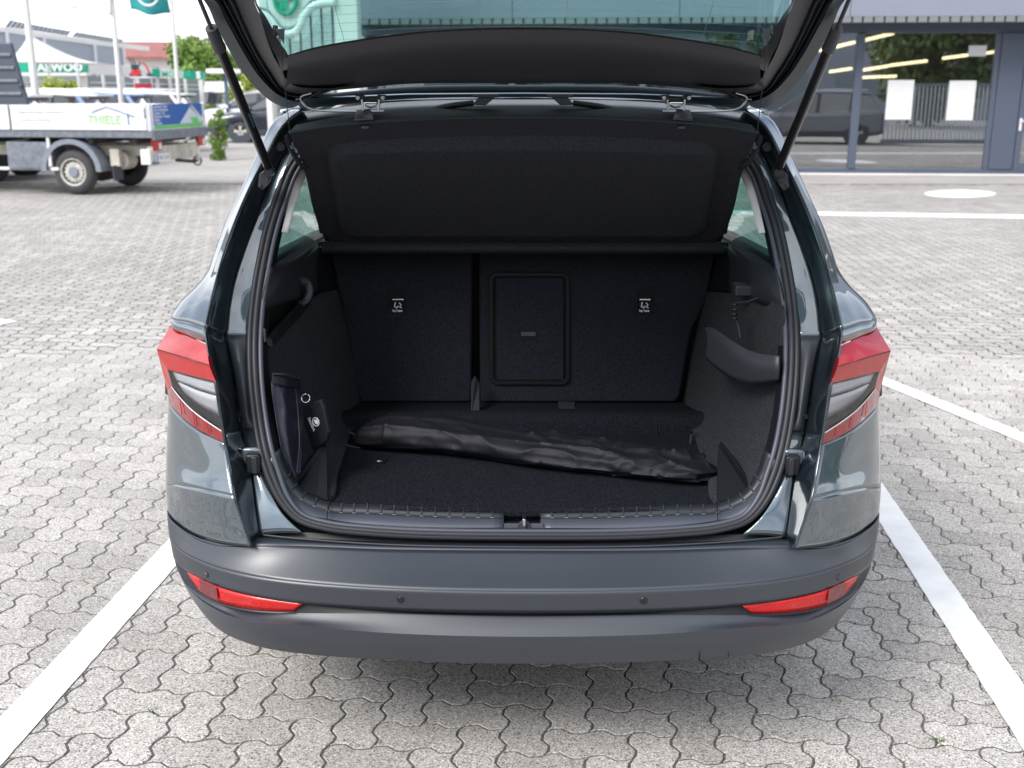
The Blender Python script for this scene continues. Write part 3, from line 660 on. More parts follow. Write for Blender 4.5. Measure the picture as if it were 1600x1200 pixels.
# ---- seat backs
def seatback(name, px, holes=None):
    pts = []
    cv = [W3(p) for p in px]
    return MB().prism(cv, V(0, .05, .012)).build(name, m_seat, car, smooth=None, bevel=.010, seg=3)
sL = seatback('seat_back', [(513, 372, 3.45), (530, 470, 3.42), (548, 560, 3.39), (558, 618, 3.365), (564, 629, 3.36), (736, 629, 3.36), (738, 372, 3.45)])
sR = seatback('seat_back', [(748, 372, 3.45), (750, 629, 3.36), (1056, 629, 3.36), (1063, 618, 3.365), (1080, 520, 3.40), (1104, 470, 3.42), (1123, 372, 3.45)])
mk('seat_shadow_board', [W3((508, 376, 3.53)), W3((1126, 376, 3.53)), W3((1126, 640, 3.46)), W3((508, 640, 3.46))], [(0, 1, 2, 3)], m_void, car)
nrm_s = (W3((900, 372, 3.45)) - W3((900, 629, 3.36))).normalized(); ax_x = V(1, 0, 0); ax_n = ax_x.cross(nrm_s)   # points to the camera or away
if ax_n.y > 0: ax_n = -ax_n
SP = lambda px, py, o=0: PP(px, py, W3((817, 629, 3.36)), ax_n) + ax_n * o
def seatframe(name, x0, y0, x1, y1, r_, wd, mt, par, o=.002, th=.006):
    c_ = (SP(x0, y0) + SP(x1, y1)) / 2; w_ = (SP(x1, y0) - SP(x0, y0)).length; h_ = (SP(x0, y0) - SP(x0, y1)).length
    A = rrect(w_, h_, r_); B = rrect(w_ - 2 * wd, h_ - 2 * wd, max(r_ - wd, .002)); n = len(A)
    to = lambda q, d: c_ + ax_x * q[0] + nrm_s * q[1] + ax_n * d
    v = [to(q, o) for q in A] + [to(q, o + th) for q in A] + [to(q, o + th) for q in B] + [to(q, o) for q in B]
    f = [(k * n + i, k * n + (i + 1) % n, ((k + 1) % 4) * n + (i + 1) % n, ((k + 1) % 4) * n + i) for k in range(4) for i in range(n)]
    ob = mk(name, v, f, mt, par, None); mod_bevel(ob, .0018, 2); return ob
def seatpanel(name, x0, y0, x1, y1, r_, mt, par, o=.001, th=.006, bev=.002):
    c_ = (SP(x0, y0) + SP(x1, y1)) / 2; w_ = (SP(x1, y0) - SP(x0, y0)).length; h_ = (SP(x0, y0) - SP(x0, y1)).length
    A = rrect(w_, h_, r_); return MB().prism([c_ + ax_x * q[0] + nrm_s * q[1] + ax_n * o for q in A], ax_n * th).build(name, mt, par, smooth=None, bevel=bev)
seatframe('hatch_frame', 764, 426, 890, 601, .026, .013, m_frame2, sR, th=.009)
seatpanel('hatch_gap', 771, 432, 884, 594, .012, m_void, sR, o=.0012, th=.002, bev=0)
seatpanel('hatch_door', 775, 434, 880, 593, .008, m_seat, sR, o=.003, th=.009)
seatframe('hatch_piping', 774, 433, 881, 594, .009, .0022, m_frame2, sR, o=.003, th=.010)
seatpanel('hatch_latch', 812, 515, 839, 532, .003, m_void, sR, o=.0115, th=.002, bev=0)
seatpanel('latch_lever', 814, 518, 837, 525, .002, m_gry, sR, o=.013, th=.003)
for (x0, par) in ((609, sL), (994, sR)):
    t0 = seatframe('anchor_cover', x0 - 1, 450, x0 + 27, 490, .006, .006, m_frame2, par, th=.003)
    seatpanel('anchor_slot', x0 + 5, 456, x0 + 22, 468, .002, m_void, t0, o=.0015, th=.003, bev=0)
    seatpanel('anchor_bar', x0 + 5, 467.2, x0 + 22, 468.8, .0005, m_chr, t0, o=.005, th=.002, bev=0)
    seatpanel('anchor_label', x0 + 4, 470, x0 + 23, 488, .001, m_void, t0, o=.003, th=.002, bev=0)
    # child-seat pictogram: hook and seat, then the words
    MB().tube([SP(x0 + 9, 472, .0065), SP(x0 + 8, 479, .0065), SP(x0 + 11, 481, .0065), SP(x0 + 14, 478, .0065)], .0022, 6).build('pictogram', m_white, t0)
    MB().tube([SP(x0 + 15, 473, .0065), SP(x0 + 18, 476, .0065), SP(x0 + 16, 480, .0065), SP(x0 + 19, 481, .0065)], .0022, 6).build('pictogram', m_white, t0)
    text('anchor_lettering', 'Top Tether', .0098, m_white, basis(SP(x0 + 4, 487, .0062), (1, 0, 0), nrm_s), t0, bold=.0003, xs=.72)
# belt tongues between the seats
MB().prism([W3(p) for p in ((742, 589, 3.30), (749, 600, 3.30), (749, 652, 3.14), (736, 652, 3.14), (736, 600, 3.30))], V(0, .006, .004)).build('belt_stalk', m_gry, car, bevel=.002, smooth=None)
MB().box(W3((743, 654, 3.12)) + V(0, 0, 0), (.042, .03, .006)).build('belt_anchor', m_gry, car, bevel=.002)
MB().prism([W3(p) for p in ((872, 630, 3.34), (898, 630, 3.34), (899, 652, 3.15), (874, 652, 3.15))], V(0, 0, .006)).build('belt_strap', m_gry, car, bevel=.002, smooth=None)

# ---- side walls of the boot
WL = [[(413, 545, 2.685), (440, 522, 2.80), (468, 492, 2.95), (495, 462, 3.15), (530, 452, 3.42)],
      [(413, 585, 2.67), (440, 572, 2.78), (470, 556, 2.93), (508, 545, 3.14), (552, 545, 3.42)],
      [(416, 640, 2.64), (446, 642, 2.74), (478, 640, 2.88), (520, 634, 3.08), (566, 628, 3.38)],
      [(430, 700, 2.58), (462, 706, 2.68), (492, 702, 2.80), (522, 690, 2.93), (556, 662, 3.14)],
      [(462, 770, 2.53), (490, 778, 2.53), (517, 775, 2.54), (528, 738, 2.71), (547, 683, 3.04)],
      [V(-.50, 2.50, .64), V(-.48, 2.52, .64), V(-.472, 2.56, .64), V(-.50, 2.78, .64), V(-.51, 3.08, .64)]]
grid('side_wall', WL, m_felt, car, nu=6, nv=6, smooth=60, solid=.006)
WR = [[(1223, 478, 2.71), (1206, 470, 2.80), (1178, 462, 2.95), (1140, 458, 3.15), (1104, 455, 3.42)]] + [[mir(W3(p)) for p in r] for r in WL[1:]]
for i in range(1, 3): WR[i][0] = mir(W3(WL[i][0]))
WRw = [[W3(p) for p in r] for r in WR]
def fold(p, u, v):
    k = math.sin(u * 9 + v * 5) * .004 * max(0, .5 - v) * 2
    return p + V(-k, 0, 0)
grid('side_wall', [list(reversed(r)) for r in WRw], m_felt, car, nu=6, nv=6, smooth=60, disp=fold, solid=.006)
# corner fins near the sill
for mrr in (False, True):
    fn = [W3(p) for p in ((506, 690, 2.72), (511, 697, 2.70), (513, 783, 2.515), (462, 770, 2.515), (458, 757, 2.56), (480, 722, 2.66))]
    if mrr: fn = [mir(p) for p in reversed(fn)]
    MB().prism([p + V(0, -.006, .004) for p in fn], V(0, .012, 0)).build('corner_fin', m_blk, car, bevel=.003, smooth=None)
    h_ = W3((545, 690, 3.02)); h_ = mir(h_) if mrr else h_
    MB().tube([h_ + V(0, 0, .03), h_ + V((.018 if not mrr else -.018), -.01, .026), h_ + V((.02 if not mrr else -.02), -.012, 0), h_ + V(0, -.004, -.004)], .0035, 8).build('lashing_eye', m_steel, car)
    # pillar trim above the wall, under the quarter window
    grid('upper_trim', [[(424, 418, 2.82), (445, 411, 2.92), (464, 403, 3.05), (498, 377, 3.34), (517, 368, 3.46)],
                        [(414, 458, 2.76), (432, 452, 2.80), (453, 441, 2.90), (475, 420, 3.08), (497, 398, 3.24)],
                        [(411, 482, 2.74), (424, 480, 2.78), (460, 468, 2.94), (490, 458, 3.16), (497, 456, 3.22)]], m_trimup, car, nu=5, nv=3, smooth=30, solid=.008, mirror=mrr)
    grid('upper_trim_side', [[(492, 396, 3.22), (508, 386, 3.34), (520, 374, 3.47)], [(486, 428, 3.2), (506, 424, 3.32), (524, 420, 3.46)], [(484, 468, 3.18), (508, 464, 3.30), (532, 460, 3.44)]], m_blk, car, nu=3, nv=3, solid=.006, mirror=mrr)
    grid('window_post', [[(470, 258, 3.06), (476, 262, 3.065), (481, 266, 3.07)], [(455, 300, 3.01), (461, 303, 3.015), (466, 306, 3.02)], [(440, 362, 2.92), (446, 363, 2.925), (450, 364, 2.93)]], m_lgrey, car, nu=3, nv=5, mirror=mrr, solid=.004)
    grid('post_trim', [[(456, 250, 3.06), (463, 258, 3.07)], [(440, 296, 3.0), (447, 300, 3.02)], [(424, 356, 2.90), (434, 362, 2.93)], [(410, 420, 2.81), (428, 418, 2.83)]], m_blk, car, nu=2, nv=5, mirror=mrr, solid=.004)
    if False: grid('post_inner', [[(473, 266, 3.12), (490, 272, 3.4)], [(459, 306, 3.07), (474, 318, 3.4)], [(445, 364, 2.98), (462, 354, 3.4)]], m_tint2 if False else m_gry, car, nu=3, nv=3, mirror=mrr)
    pv = W3((508, 383, 3.30)); pv = mir(pv) if mrr else pv
    m_ = MB().cyl(pv + V(-.02, 0, 0), pv + V(.02, 0, 0), .011, .011, 16); m_.box(pv + V(0, .012, -.012), (.03, .03, .02)); m_.build('shelf_pivot', m_blk, car, bevel=.002)
    MB().cyl(pv + V(-.012, -.012, -.004), pv + V(.012, -.012, -.004), .0035).build('pivot_pin', m_steel, car)
# left: hollow cubby with a rolled lip and diagonal bar
grid('cubby', [[(416, 470, 2.85), (450, 462, 3.0), (500, 440, 3.3)], [(414, 560, 2.85), (450, 530, 3.0), (500, 470, 3.3)]], m_void, car, nu=2, nv=2)
MB().prism([W3(p) for p in ((415, 527, 2.70), (470, 470, 2.98), (480, 452, 3.02), (484, 462, 3.03), (472, 482, 2.98), (418, 541, 2.69))], V(.012, .01, -.004)).build('cubby_bar', m_blk, car, bevel=.003, smooth=None)
hk = [W3(p) for p in ((468, 478, 2.97), (478, 470, 2.99), (484, 455, 3.0), (480, 442, 3.0), (468, 438, 2.98))]
MB().tube(cat(hk, 5), .011, 10).build('cubby_lip', m_gry, car)
MB().box(W3((414, 524, 2.67)), (.006, .01, .034)).build('trim_clip', m_gry, car, bevel=.002)
# right: moulded pocket and its elastic loop
PK0 = [(1101, 512, 3.02), (1112, 512, 2.97), (1140, 530, 2.86), (1175, 549, 2.76), (1216, 556, 2.665)]
PK1 = [(1104, 530, 3.0), (1116, 532, 2.94), (1142, 551, 2.83), (1175, 567, 2.735), (1216, 573, 2.655)]
PK2 = [(1101, 558, 3.02), (1114, 572, 2.955), (1140, 590, 2.86), (1172, 599, 2.765), (1216, 594, 2.67)]
grid('side_pocket', [[mir(PY(1634 - a, b, Y - .045)) if False else PY(a, b, Y - .05) for a, b, Y in r] for r in (PK0, PK1, PK2)], m_gry, car, nu=6, nv=5, smooth=50, solid=.006)
lp = [PY(a, b, Y) for a, b, Y in ((1185, 465, 2.83), (1165, 472, 2.85), (1150, 474, 2.87), (1147, 486, 2.87), (1149, 497, 2.87))]
MB().tube(cat(lp, 4), .0022, 6).build('elastic_cord', m_rub, car)
m_ = MB()
for k, q in enumerate(((1148, 475, 2.86), (1149, 483, 2.86), (1148, 490, 2.86), (1149, 497, 2.86))):
    p = PY(*q); m_.cyl(p + V(-.003, -.004, 0), p + V(.003, -.012, 0), .0055, .004, 10)
m_.build('cord_toggle', m_blk, car)
MB().tube(cat([PY(1150, 499, 2.87), PY(1154, 512, 2.86), PY(1157, 528, 2.85)], 4), .0016, 6).build('elastic_cord', m_rub, car)
MB().box(PY(1160, 452, 2.98), (.05, .06, .03)).build('trim_flap', m_trimup, car, bevel=.004)

# ---- parcel shelf, lifted by its cords
SH = [[(451, 208, 2.80), (500, 199, 2.79), (600, 190, 2.785), (720, 185, 2.78), (817, 184, 2.78)],
      [(476, 262, 2.93), (510, 255, 2.93), (600, 250, 2.93), (720, 248, 2.93), (817, 247, 2.93)],
      [(493, 330, 3.10), (520, 326, 3.10), (600, 325, 3.10), (720, 325, 3.10), (817, 325, 3.10)],
      [(512, 376, 3.24), (540, 377, 3.24), (600, 378, 3.24), (720, 378, 3.24), (817, 378, 3.24)]]
def fullrow(r):
    Lh = [W3(p) for p in r]; Lh[-1].x = 0
    return Lh + [mir(p) for p in reversed(Lh[:-1])]
shf = grid('parcel_shelf', [fullrow(r) for r in SH], m_shelf, car, nu=5, nv=5, smooth=60)
top_rim = [fullrow(SH[0]), fullrow([(462, 195, 2.90), (510, 186, 2.91), (600, 174, 2.93), (720, 167, 2.94), (817, 165, 2.94)]), fullrow([(500, 350, 3.28), (540, 350, 3.28), (600, 350, 3.28), (720, 350, 3.28), (817, 350, 3.28)])]
top_rim[2] = [V(p.x, 3.27, 1.235) for p in top_rim[2]]
grid('shelf_top', top_rim, m_shelf_top, shf, nu=5, nv=5, smooth=60, vlin=True)
MB().tube(cat(fullrow([(451, 207, 2.798), (500, 198, 2.788), (600, 189, 2.783), (720, 184, 2.778), (817, 183, 2.778)]), 6), .0042, 8).build('shelf_edge', m_shelf_top, shf)
# raised pad on the underside
def pad(p, u, v): return p
PD = []
nrm_sh = (W3((817, 378, 3.24)) - W3((817, 184, 2.78))).normalized().cross(V(1, 0, 0)); nrm_sh = -nrm_sh if nrm_sh.z > 0 else nrm_sh
n_u, n_v = 60, 26; vs = []; fs = []
P00, P10, P01 = W3((503, 214, 2.855)), W3((1131, 214, 2.855)), W3((520, 370, 3.225))
for j in range(n_v + 1):
    for i in range(n_u + 1):
        u = i / n_u; v = j / n_v
        bow = (1 - (2 * u - 1) ** 2) * 8 * (1 - v)
        yy = 222 + (368 - 222) * v - bow
        xl = 506 + 22 * v; xr = 1634 - xl
        xx = xl + (xr - xl) * u
        pt = PP(xx, yy, W3((817, 184, 2.78)), nrm_sh)
        # superellipse mask gives the moulded shoulder
        du = abs(2 * u - 1); dv = abs(2 * v - 1)
        dist = 1 - (du ** 22 + dv ** 7) ** (1 / 8)
        h_ = max(0, min(1, dist / .05)); h_ = h_ * h_ * (3 - 2 * h_)
        vs.append(pt + nrm_sh * (-.006 + .030 * h_))
for j in range(n_v):
    for i in range(n_u): fs.append((j * (n_u + 1) + i, j * (n_u + 1) + i + 1, (j + 1) * (n_u + 1) + i + 1, (j + 1) * (n_u + 1) + i))
mk('shelf_pad', vs, fs, m_shelf, shf, 80)
for mrr in (False, True):
    # dropped side flange of the shelf, corner clip and lift hook
    grid('shelf_flange', [[(450, 208, 2.80), (453, 222, 2.84)], [(457, 228, 2.845), (463, 243, 2.885)], [(474, 262, 2.93), (479, 272, 2.95)], [(490, 330, 3.10), (497, 332, 3.10)], [(508, 376, 3.24), (517, 378, 3.24)]], m_shelf, shf, nu=3, nv=4, smooth=60, solid=.012, mirror=mrr)
    cl = [W3(p) for p in ((557, 178, 2.90), (579, 176, 2.90), (584, 191, 2.772), (553, 193, 2.772))]
    if mrr: cl = [mir(p) for p in reversed(cl)]
    MB().prism([p + V(0, 0, .006) for p in cl], V(0, 0, .004)).build('shelf_clip', m_gry, shf, bevel=.002, smooth=None)
    q = W3((571, 199, 2.79)); q = mir(q) if mrr else q
    MB().box(q + V(0, -.004, 0), (.018, .008, .006)).build('clip_tab', m_gry, shf, bevel=.001)
    q = W3((458, 229, 2.84)); q = mir(q) if mrr else q
    MB().cyl(q + V(0, 0, 0), q + V(0, -.012, 0), .006).build('shelf_stud', m_gry, shf)
grid('shelf_hinge_roll', [[V(-.60, 3.235, 1.215), V(0, 3.235, 1.215), V(.60, 3.235, 1.215)], [V(-.60, 3.225, 1.195), V(0, 3.225, 1.195), V(.60, 3.225, 1.195)], [V(-.60, 3.25, 1.178), V(0, 3.25, 1.178), V(.60, 3.25, 1.178)], [V(-.60, 3.43, 1.185), V(0, 3.43, 1.185), V(.60, 3.43, 1.185)]], m_shelf, shf, nu=3, nv=5, smooth=60)

# ---- tailgate (raised). Its plane runs from the hinges up towards the camera
T0 = V(0, 3.0, 1.62); TD = V(0, -.914, .406); TN = V(0, -.406, -.914)      # TN faces down to the viewer
def TG(px, py, o=0): return PP(px, py, T0 + TN * o, TN)
def TX(x, t, o=0): return V(x, 0, 0) + T0 + TD * t + TN * o
tg = MB()
Lo = [TG(487, 146), TG(453, 168), TG(430, 161), TG(398, 135), TG(375, 106), TG(340, 44), TG(318, 0)]
Lo += [TX(-.735, .66), TX(-.74, .80), TX(-.72, .93), TX(-.66, 1.02), TX(-.5, 1.06)]
outl = Lo + [mir(p) for p in reversed(Lo)]
# inner cut line of the frame (glass hole), as a ring mesh with depth
Li = [TG(817, 131), TG(640, 131), TG(500, 139), TG(446, 143), TG(418, 118), TG(395, 70), TG(372, 0), TX(-.60, .66), TX(-.60, .80), TX(-.57, .88), TX(-.50, .90), TX(-.3, .91)]
def strip(name, A, B, mt, par, n=6, mirror=True, solid=.0, off=-1, smooth=50, full=False):
    for mm in ((False, True) if mirror else (False,)):
        a = [mir(p) for p in A] if mm else A; b = [mir(p) for p in B] if mm else B
        a = cat(a, n); b = cat(b, n); k = len(a)
        f = [(i, i + 1, k + i + 1, k + i) if mm else (k + i, k + i + 1, i + 1, i) for i in range(k - 1)]
        o = mk(name, a + b, f, mt, par, smooth)
        if solid: mod_solid(o, solid, off)
        r_ = o
    return r_
shellv = [p + TN * -.10 for p in outl]
tgo = MB().prism([p for p in [q + TN * -.085 for q in outl[0:0]] or [TX(-.63, .02, -.05), TX(-.70, .3, -.06), TX(-.74, .66, -.07), TX(-.74, .82, -.07), TX(-.66, 1.04, -.07), TX(.66, 1.04, -.07), TX(.74, .82, -.07), TX(.74, .66, -.07), TX(.70, .3, -.06), TX(.63, .02, -.05)]][:0] or [TX(-.70, .74, -.07), TX(-.74, .82, -.07), TX(-.66, 1.04, -.07), TX(.66, 1.04, -.07), TX(.74, .82, -.07), TX(.70, .74, -.07)], TN * .12).build('tailgate', m_paint, car, smooth=None, bevel=.02, seg=3)
# painted outer edge of the frame, left and right, running up out of the frame
E0 = [TG(487, 150), TG(453, 169), TG(430, 162), TG(398, 136), TG(375, 107), TG(340, 45), TG(318, 0), TX(-.725, .62), TX(-.745, .80), TX(-.73, .92)]
E0b = [p + TN * -.05 + V(.05, 0, 0) for k, p in enumerate(E0)]
EB0 = [p + TN * -.03 + V(.01, 0, 0) for p in E0]
EB1 = [TG(520, 108, .01), TG(500, 106, .01), TG(475, 104, .01), TG(446, 96, .01), TG(430, 72, .01), TG(409, 28, .01), TG(396, 0, .01), TX(-.56, .62, .01), TX(-.56, .80, .01), TX(-.56, .92, .01)]
E1 = [TG(500, 139, .014), TG(462, 158, .014), TG(436, 149, .014), TG(407, 122, .014), TG(385, 90, .014), TG(354, 34, .014), TG(335, 0, .014), TX(-.695, .62, .014), TX(-.70, .80, .014), TX(-.69, .92, .014)]
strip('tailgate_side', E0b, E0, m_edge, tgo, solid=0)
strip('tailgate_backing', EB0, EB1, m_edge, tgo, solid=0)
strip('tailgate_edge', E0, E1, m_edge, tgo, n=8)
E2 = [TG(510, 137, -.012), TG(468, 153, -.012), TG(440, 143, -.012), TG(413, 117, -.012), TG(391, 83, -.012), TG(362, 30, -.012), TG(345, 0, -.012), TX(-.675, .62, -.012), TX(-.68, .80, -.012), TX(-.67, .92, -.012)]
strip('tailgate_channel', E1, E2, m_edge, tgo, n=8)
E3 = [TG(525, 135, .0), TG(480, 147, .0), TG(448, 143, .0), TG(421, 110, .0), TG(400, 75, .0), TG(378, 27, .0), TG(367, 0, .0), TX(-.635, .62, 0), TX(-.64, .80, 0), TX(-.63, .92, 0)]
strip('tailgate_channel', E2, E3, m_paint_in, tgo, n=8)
for A_, rr, mt in (([p.lerp(q, .5) + TN * .004 for p, q in zip(E1, E2)], .004, m_rub), ([p.lerp(q, .25) + TN * .003 for p, q in zip(E2, E3)], .003, m_paint), ([p.lerp(q, .8) + TN * .006 for p, q in zip(E2, E3)], .003, m_rub)):
    MB().tube(cat(A_, 6), rr, 8).build('tailgate_bead', mt, tgo, smooth=60); MB().tube(cat([mir(p) for p in A_], 6), rr, 8).build('tailgate_bead', mt, tgo, smooth=60)
# side trim panels
E4 = [TG(560, 132, .03), TG(510, 138, .03), TG(460, 134, .03), TG(434, 100, .03), TG(420, 70, .035), TG(407, 27, .04), TG(399, 0, .04), TX(-.555, .62, .04), TX(-.56, .80, .04), TX(-.56, .92, .04)]
strip('tailgate_trim', E3, E4, m_trim, tgo, n=8)
# trim strip between hinges and glass
tr = []
for (py0, py1, o) in ():
    pass
def trow(pts, o):
    Lh = [TG(a, b, o) for a, b in pts]; Lh[-1].x = 0
    return Lh + [mir(p) for p in reversed(Lh[:-1])]
grid('tailgate_trim', [trow([(440, 140), (487, 143), (640, 131), (720, 130), (817, 130)], -.005),
                       trow([(447, 128), (490, 126), (640, 116), (720, 113), (817, 112)], .035),
                       trow([(449, 108), (490, 104), (640, 82), (720, 77), (817, 75)], .050),
                       trow([(450, 86), (500, 74), (640, 53), (720, 47), (817, 45)], .030)], m_trim, tgo, nu=7, nv=6, smooth=60)
grid('tailgate_trim', [[TG(449, 108, .05), TG(440, 112, .035)], [TG(450, 87, .030), TG(432, 90, .03)], [TG(437, 66, .028), TG(421, 68, .034)], [TG(416, 27, .028), TG(408, 27, .04)], [TG(401, 0, .028), TG(399, 0, .04)], [TX(-.545, .62, .028), TX(-.555, .62, .04)], [TX(-.545, .92, .028), TX(-.56, .92, .04)]], m_trim, tgo, nu=4, nv=6, smooth=60)
grid('tailgate_trim', [[TG(449, 108, .05), TG(440, 112, .035)], [TG(450, 87, .030), TG(432, 90, .03)], [TG(437, 66, .028), TG(421, 68, .034)], [TG(416, 27, .028), TG(408, 27, .04)], [TG(401, 0, .028), TG(399, 0, .04)], [TX(-.545, .62, .028), TX(-.555, .62, .04)], [TX(-.545, .92, .028), TX(-.56, .92, .04)]], m_trim, tgo, nu=4, nv=6, smooth=60, mirror=True)
MB().prism([TX(-.56, .74, .02), TX(-.56, .95, .02), TX(.56, .95, .02), TX(.56, .74, .02)], TN * .03).build('tailgate_trim', m_trim, tgo, smooth=None, bevel=.01)
# glass with its heating wires and black print edge
GP = [(-1, 0)]
gl_rows = [trow([(440, 92), (500, 76), (640, 55), (720, 49), (817, 47)], .02), trow([(410, 40), (500, 36), (640, 30), (720, 28), (817, 27)], .015)]
gl_rows.append([TX(x, .60, .0) for x in (-.57, -.42, -.28, -.14, 0, .14, .28, .42, .57)]); gl_rows.append([TX(x, .78, -.01) for x in (-.57, -.42, -.28, -.14, 0, .14, .28, .42, .57)])
rg = grid('rear_window', gl_rows, m_tint, tgo, nu=4, nv=4, smooth=80)
grid('window_edge', [trow([(447, 90), (500, 75), (640, 54), (720, 48), (817, 46)], .0315), trow([(447, 87), (500, 72), (640, 51), (720, 45.5), (817, 43)], .0315)], m_void, rg, nu=6, nv=1)
m_wire = mat('heating_wire', (.28, .26, .22), rough=.6)
hw = MB()
for t in (.375, .41, .445, .48, .515, .55, .585, .62, .655):
    hw.tube(cat([TX(-.54, t - .035, .018 - .03 * (t - .37) * 2), TX(-.28, t - .008, .018 - .03 * (t - .37) * 2), TX(0, t + .002, .017 - .03 * (t - .37) * 2), TX(.28, t - .008, .018 - .03 * (t - .37) * 2), TX(.54, t - .035, .018 - .03 * (t - .37) * 2)], 6), .00045, 4)
hw.build('heating_wire', m_wire, rg, kind='stuff')
hw = MB()
for x in (-.42, -.10, .10, .42): hw.tube([TG(817 + x * 650, 86 if abs(x) > .3 else 44, .02), TX(x * .98, .66, .0)], .0006, 4)
hw.build('antenna_wire', m_wire, rg)
# cords that lift the shelf
for mrr in (False, True):
    a = TG(437, 58, .036); b = W3((453, 205, 2.80)); k = TG(430, 49, .05)
    if mrr: a, b, k = mir(a), mir(b), mir(k)
    MB().tube([k, a, a.lerp(b, .5) + V(0, 0, -.002), b], .0011, 6).build('lift_cord', m_rub, car)
    m_ = MB().cyl(k + TN * -.012, k + TN * .010, .006, .005, 12); m_.build('cord_knob', m_blk, tgo)
    s_ = -1 if mrr else 1
    MB().prism([k + V(0, 0, .004), k + V(.022 * s_, 0, .006), k + V(.018 * s_, 0, -.026)], V(0, -.006, 0)).build('cord_hook', m_gry, tgo, bevel=.001, smooth=None)
# gas struts
for mrr in (False, True):
    f_ = mir if mrr else (lambda p: p)
    B_ = f_(W3((422, 268, 2.925))); T_ = f_(W3((298, -34, 2.47))); u = (T_ - B_).normalized(); ln = (T_ - B_).length
    mid = f_(W3((339, 68, 2.63)))
    tm = (mid - B_).dot(u)
    st = MB().cyl(B_, B_ + u * (tm + .01), .0118, n=20).build('gas_strut', m_strut, car)
    MB().cyl(B_ + u * tm, B_ + u * (tm + .065), .0155, .0135, 20).build('strut_collar', m_gry, st)
    MB().cyl(B_ + u * (tm + .05), T_, .0048, n=12).build('strut_rod', m_gry, st)
    e = f_(W3((412, 280, 2.93)))
    m_ = MB().cyl(B_ + V(0, .01, 0), B_ + V(0, -.022, 0), .012, n=14); m_.build('ball_joint', m_blk, st)
    pl = [f_(W3(p)) for p in ((418, 262, 2.945), (428, 275, 2.945), (420, 287, 2.935), (412, 297, 2.93), (404, 292, 2.93), (406, 272, 2.94))]
    MB().prism(pl, V(0, -.008, 0)).build('strut_bracket', m_blk, st, bevel=.002, smooth=None)
    for q in ((407, 289, 2.92), (418, 281, 2.925)):
        p = f_(W3(q)); MB().cyl(p, p + V(0, -.008, 0), .0040, n=8).build('bolt', m_gry, st)
    if not mrr: text('strut_print', '4K6827550A\nSTABILUS', .0095, mat('strut_print', (.03, .16, .28), rough=.5), basis(B_ + u * .17 + V(.0045, -.0125, 0), u, V(1, 0, 0)), st)

# ---- roof edge, channel and hinges
rf = [[V(x, 3.30, 1.625 - .03 * (abs(x) / .6) ** 3) for x in (-.64, -.5, -.3, 0, .3, .5, .64)],
      [V(x, 3.10, 1.618 - .035 * (abs(x) / .6) ** 3) for x in (-.63, -.5, -.3, 0, .3, .5, .63)],
      [V(x, 3.05, 1.605 - .035 * (abs(x) / .6) ** 3) for x in (-.62, -.5, -.3, 0, .3, .5, .62)],
      [V(x, 3.04, 1.57 - .035 * (abs(x) / .6) ** 3) for x in (-.61, -.5, -.3, 0, .3, .5, .61)],
      [V(x, 2.98, 1.56 - .035 * (abs(x) / .6) ** 3) for x in (-.60, -.5, -.3, 0, .3, .5, .60)]]
grid('roof_flange', rf, m_edge, car, nu=5, nv=3, smooth=60, solid=.004)
grid('hinge_channel', [[V(x, 3.03, 1.635 - .03 * (abs(x) / .6) ** 3) for x in (-.60, -.3, 0, .3, .60)], [V(x, 2.975, 1.650 - .03 * (abs(x) / .6) ** 3) for x in (-.60, -.3, 0, .3, .60)], [V(x, 2.965, 1.664 - .03 * (abs(x) / .6) ** 3) for x in (-.60, -.3, 0, .3, .60)]], m_chan, car, nu=5, nv=3, solid=.003)
MB().tube([V(-.60, 2.962, 1.628), V(-.3, 2.958, 1.640), V(0, 2.955, 1.642), V(.3, 2.958, 1.640), V(.60, 2.962, 1.628)], .0035, 8).build('channel_edge', m_paint, car)
MB().tube(cat([W3((487, 145, 2.92)), W3((470, 152, 2.93)), W3((480, 168, 2.94)), W3((560, 174, 2.94)), W3((600, 174, 2.94))], 6), .003, 8).build('channel_edge', m_steel, car)
MB().tube(cat([mir(W3(p)) for p in ((487, 145, 2.92), (470, 152, 2.93), (480, 168, 2.94), (560, 174, 2.94), (600, 174, 2.94))], 6), .003, 8).build('channel_edge', m_steel, car)
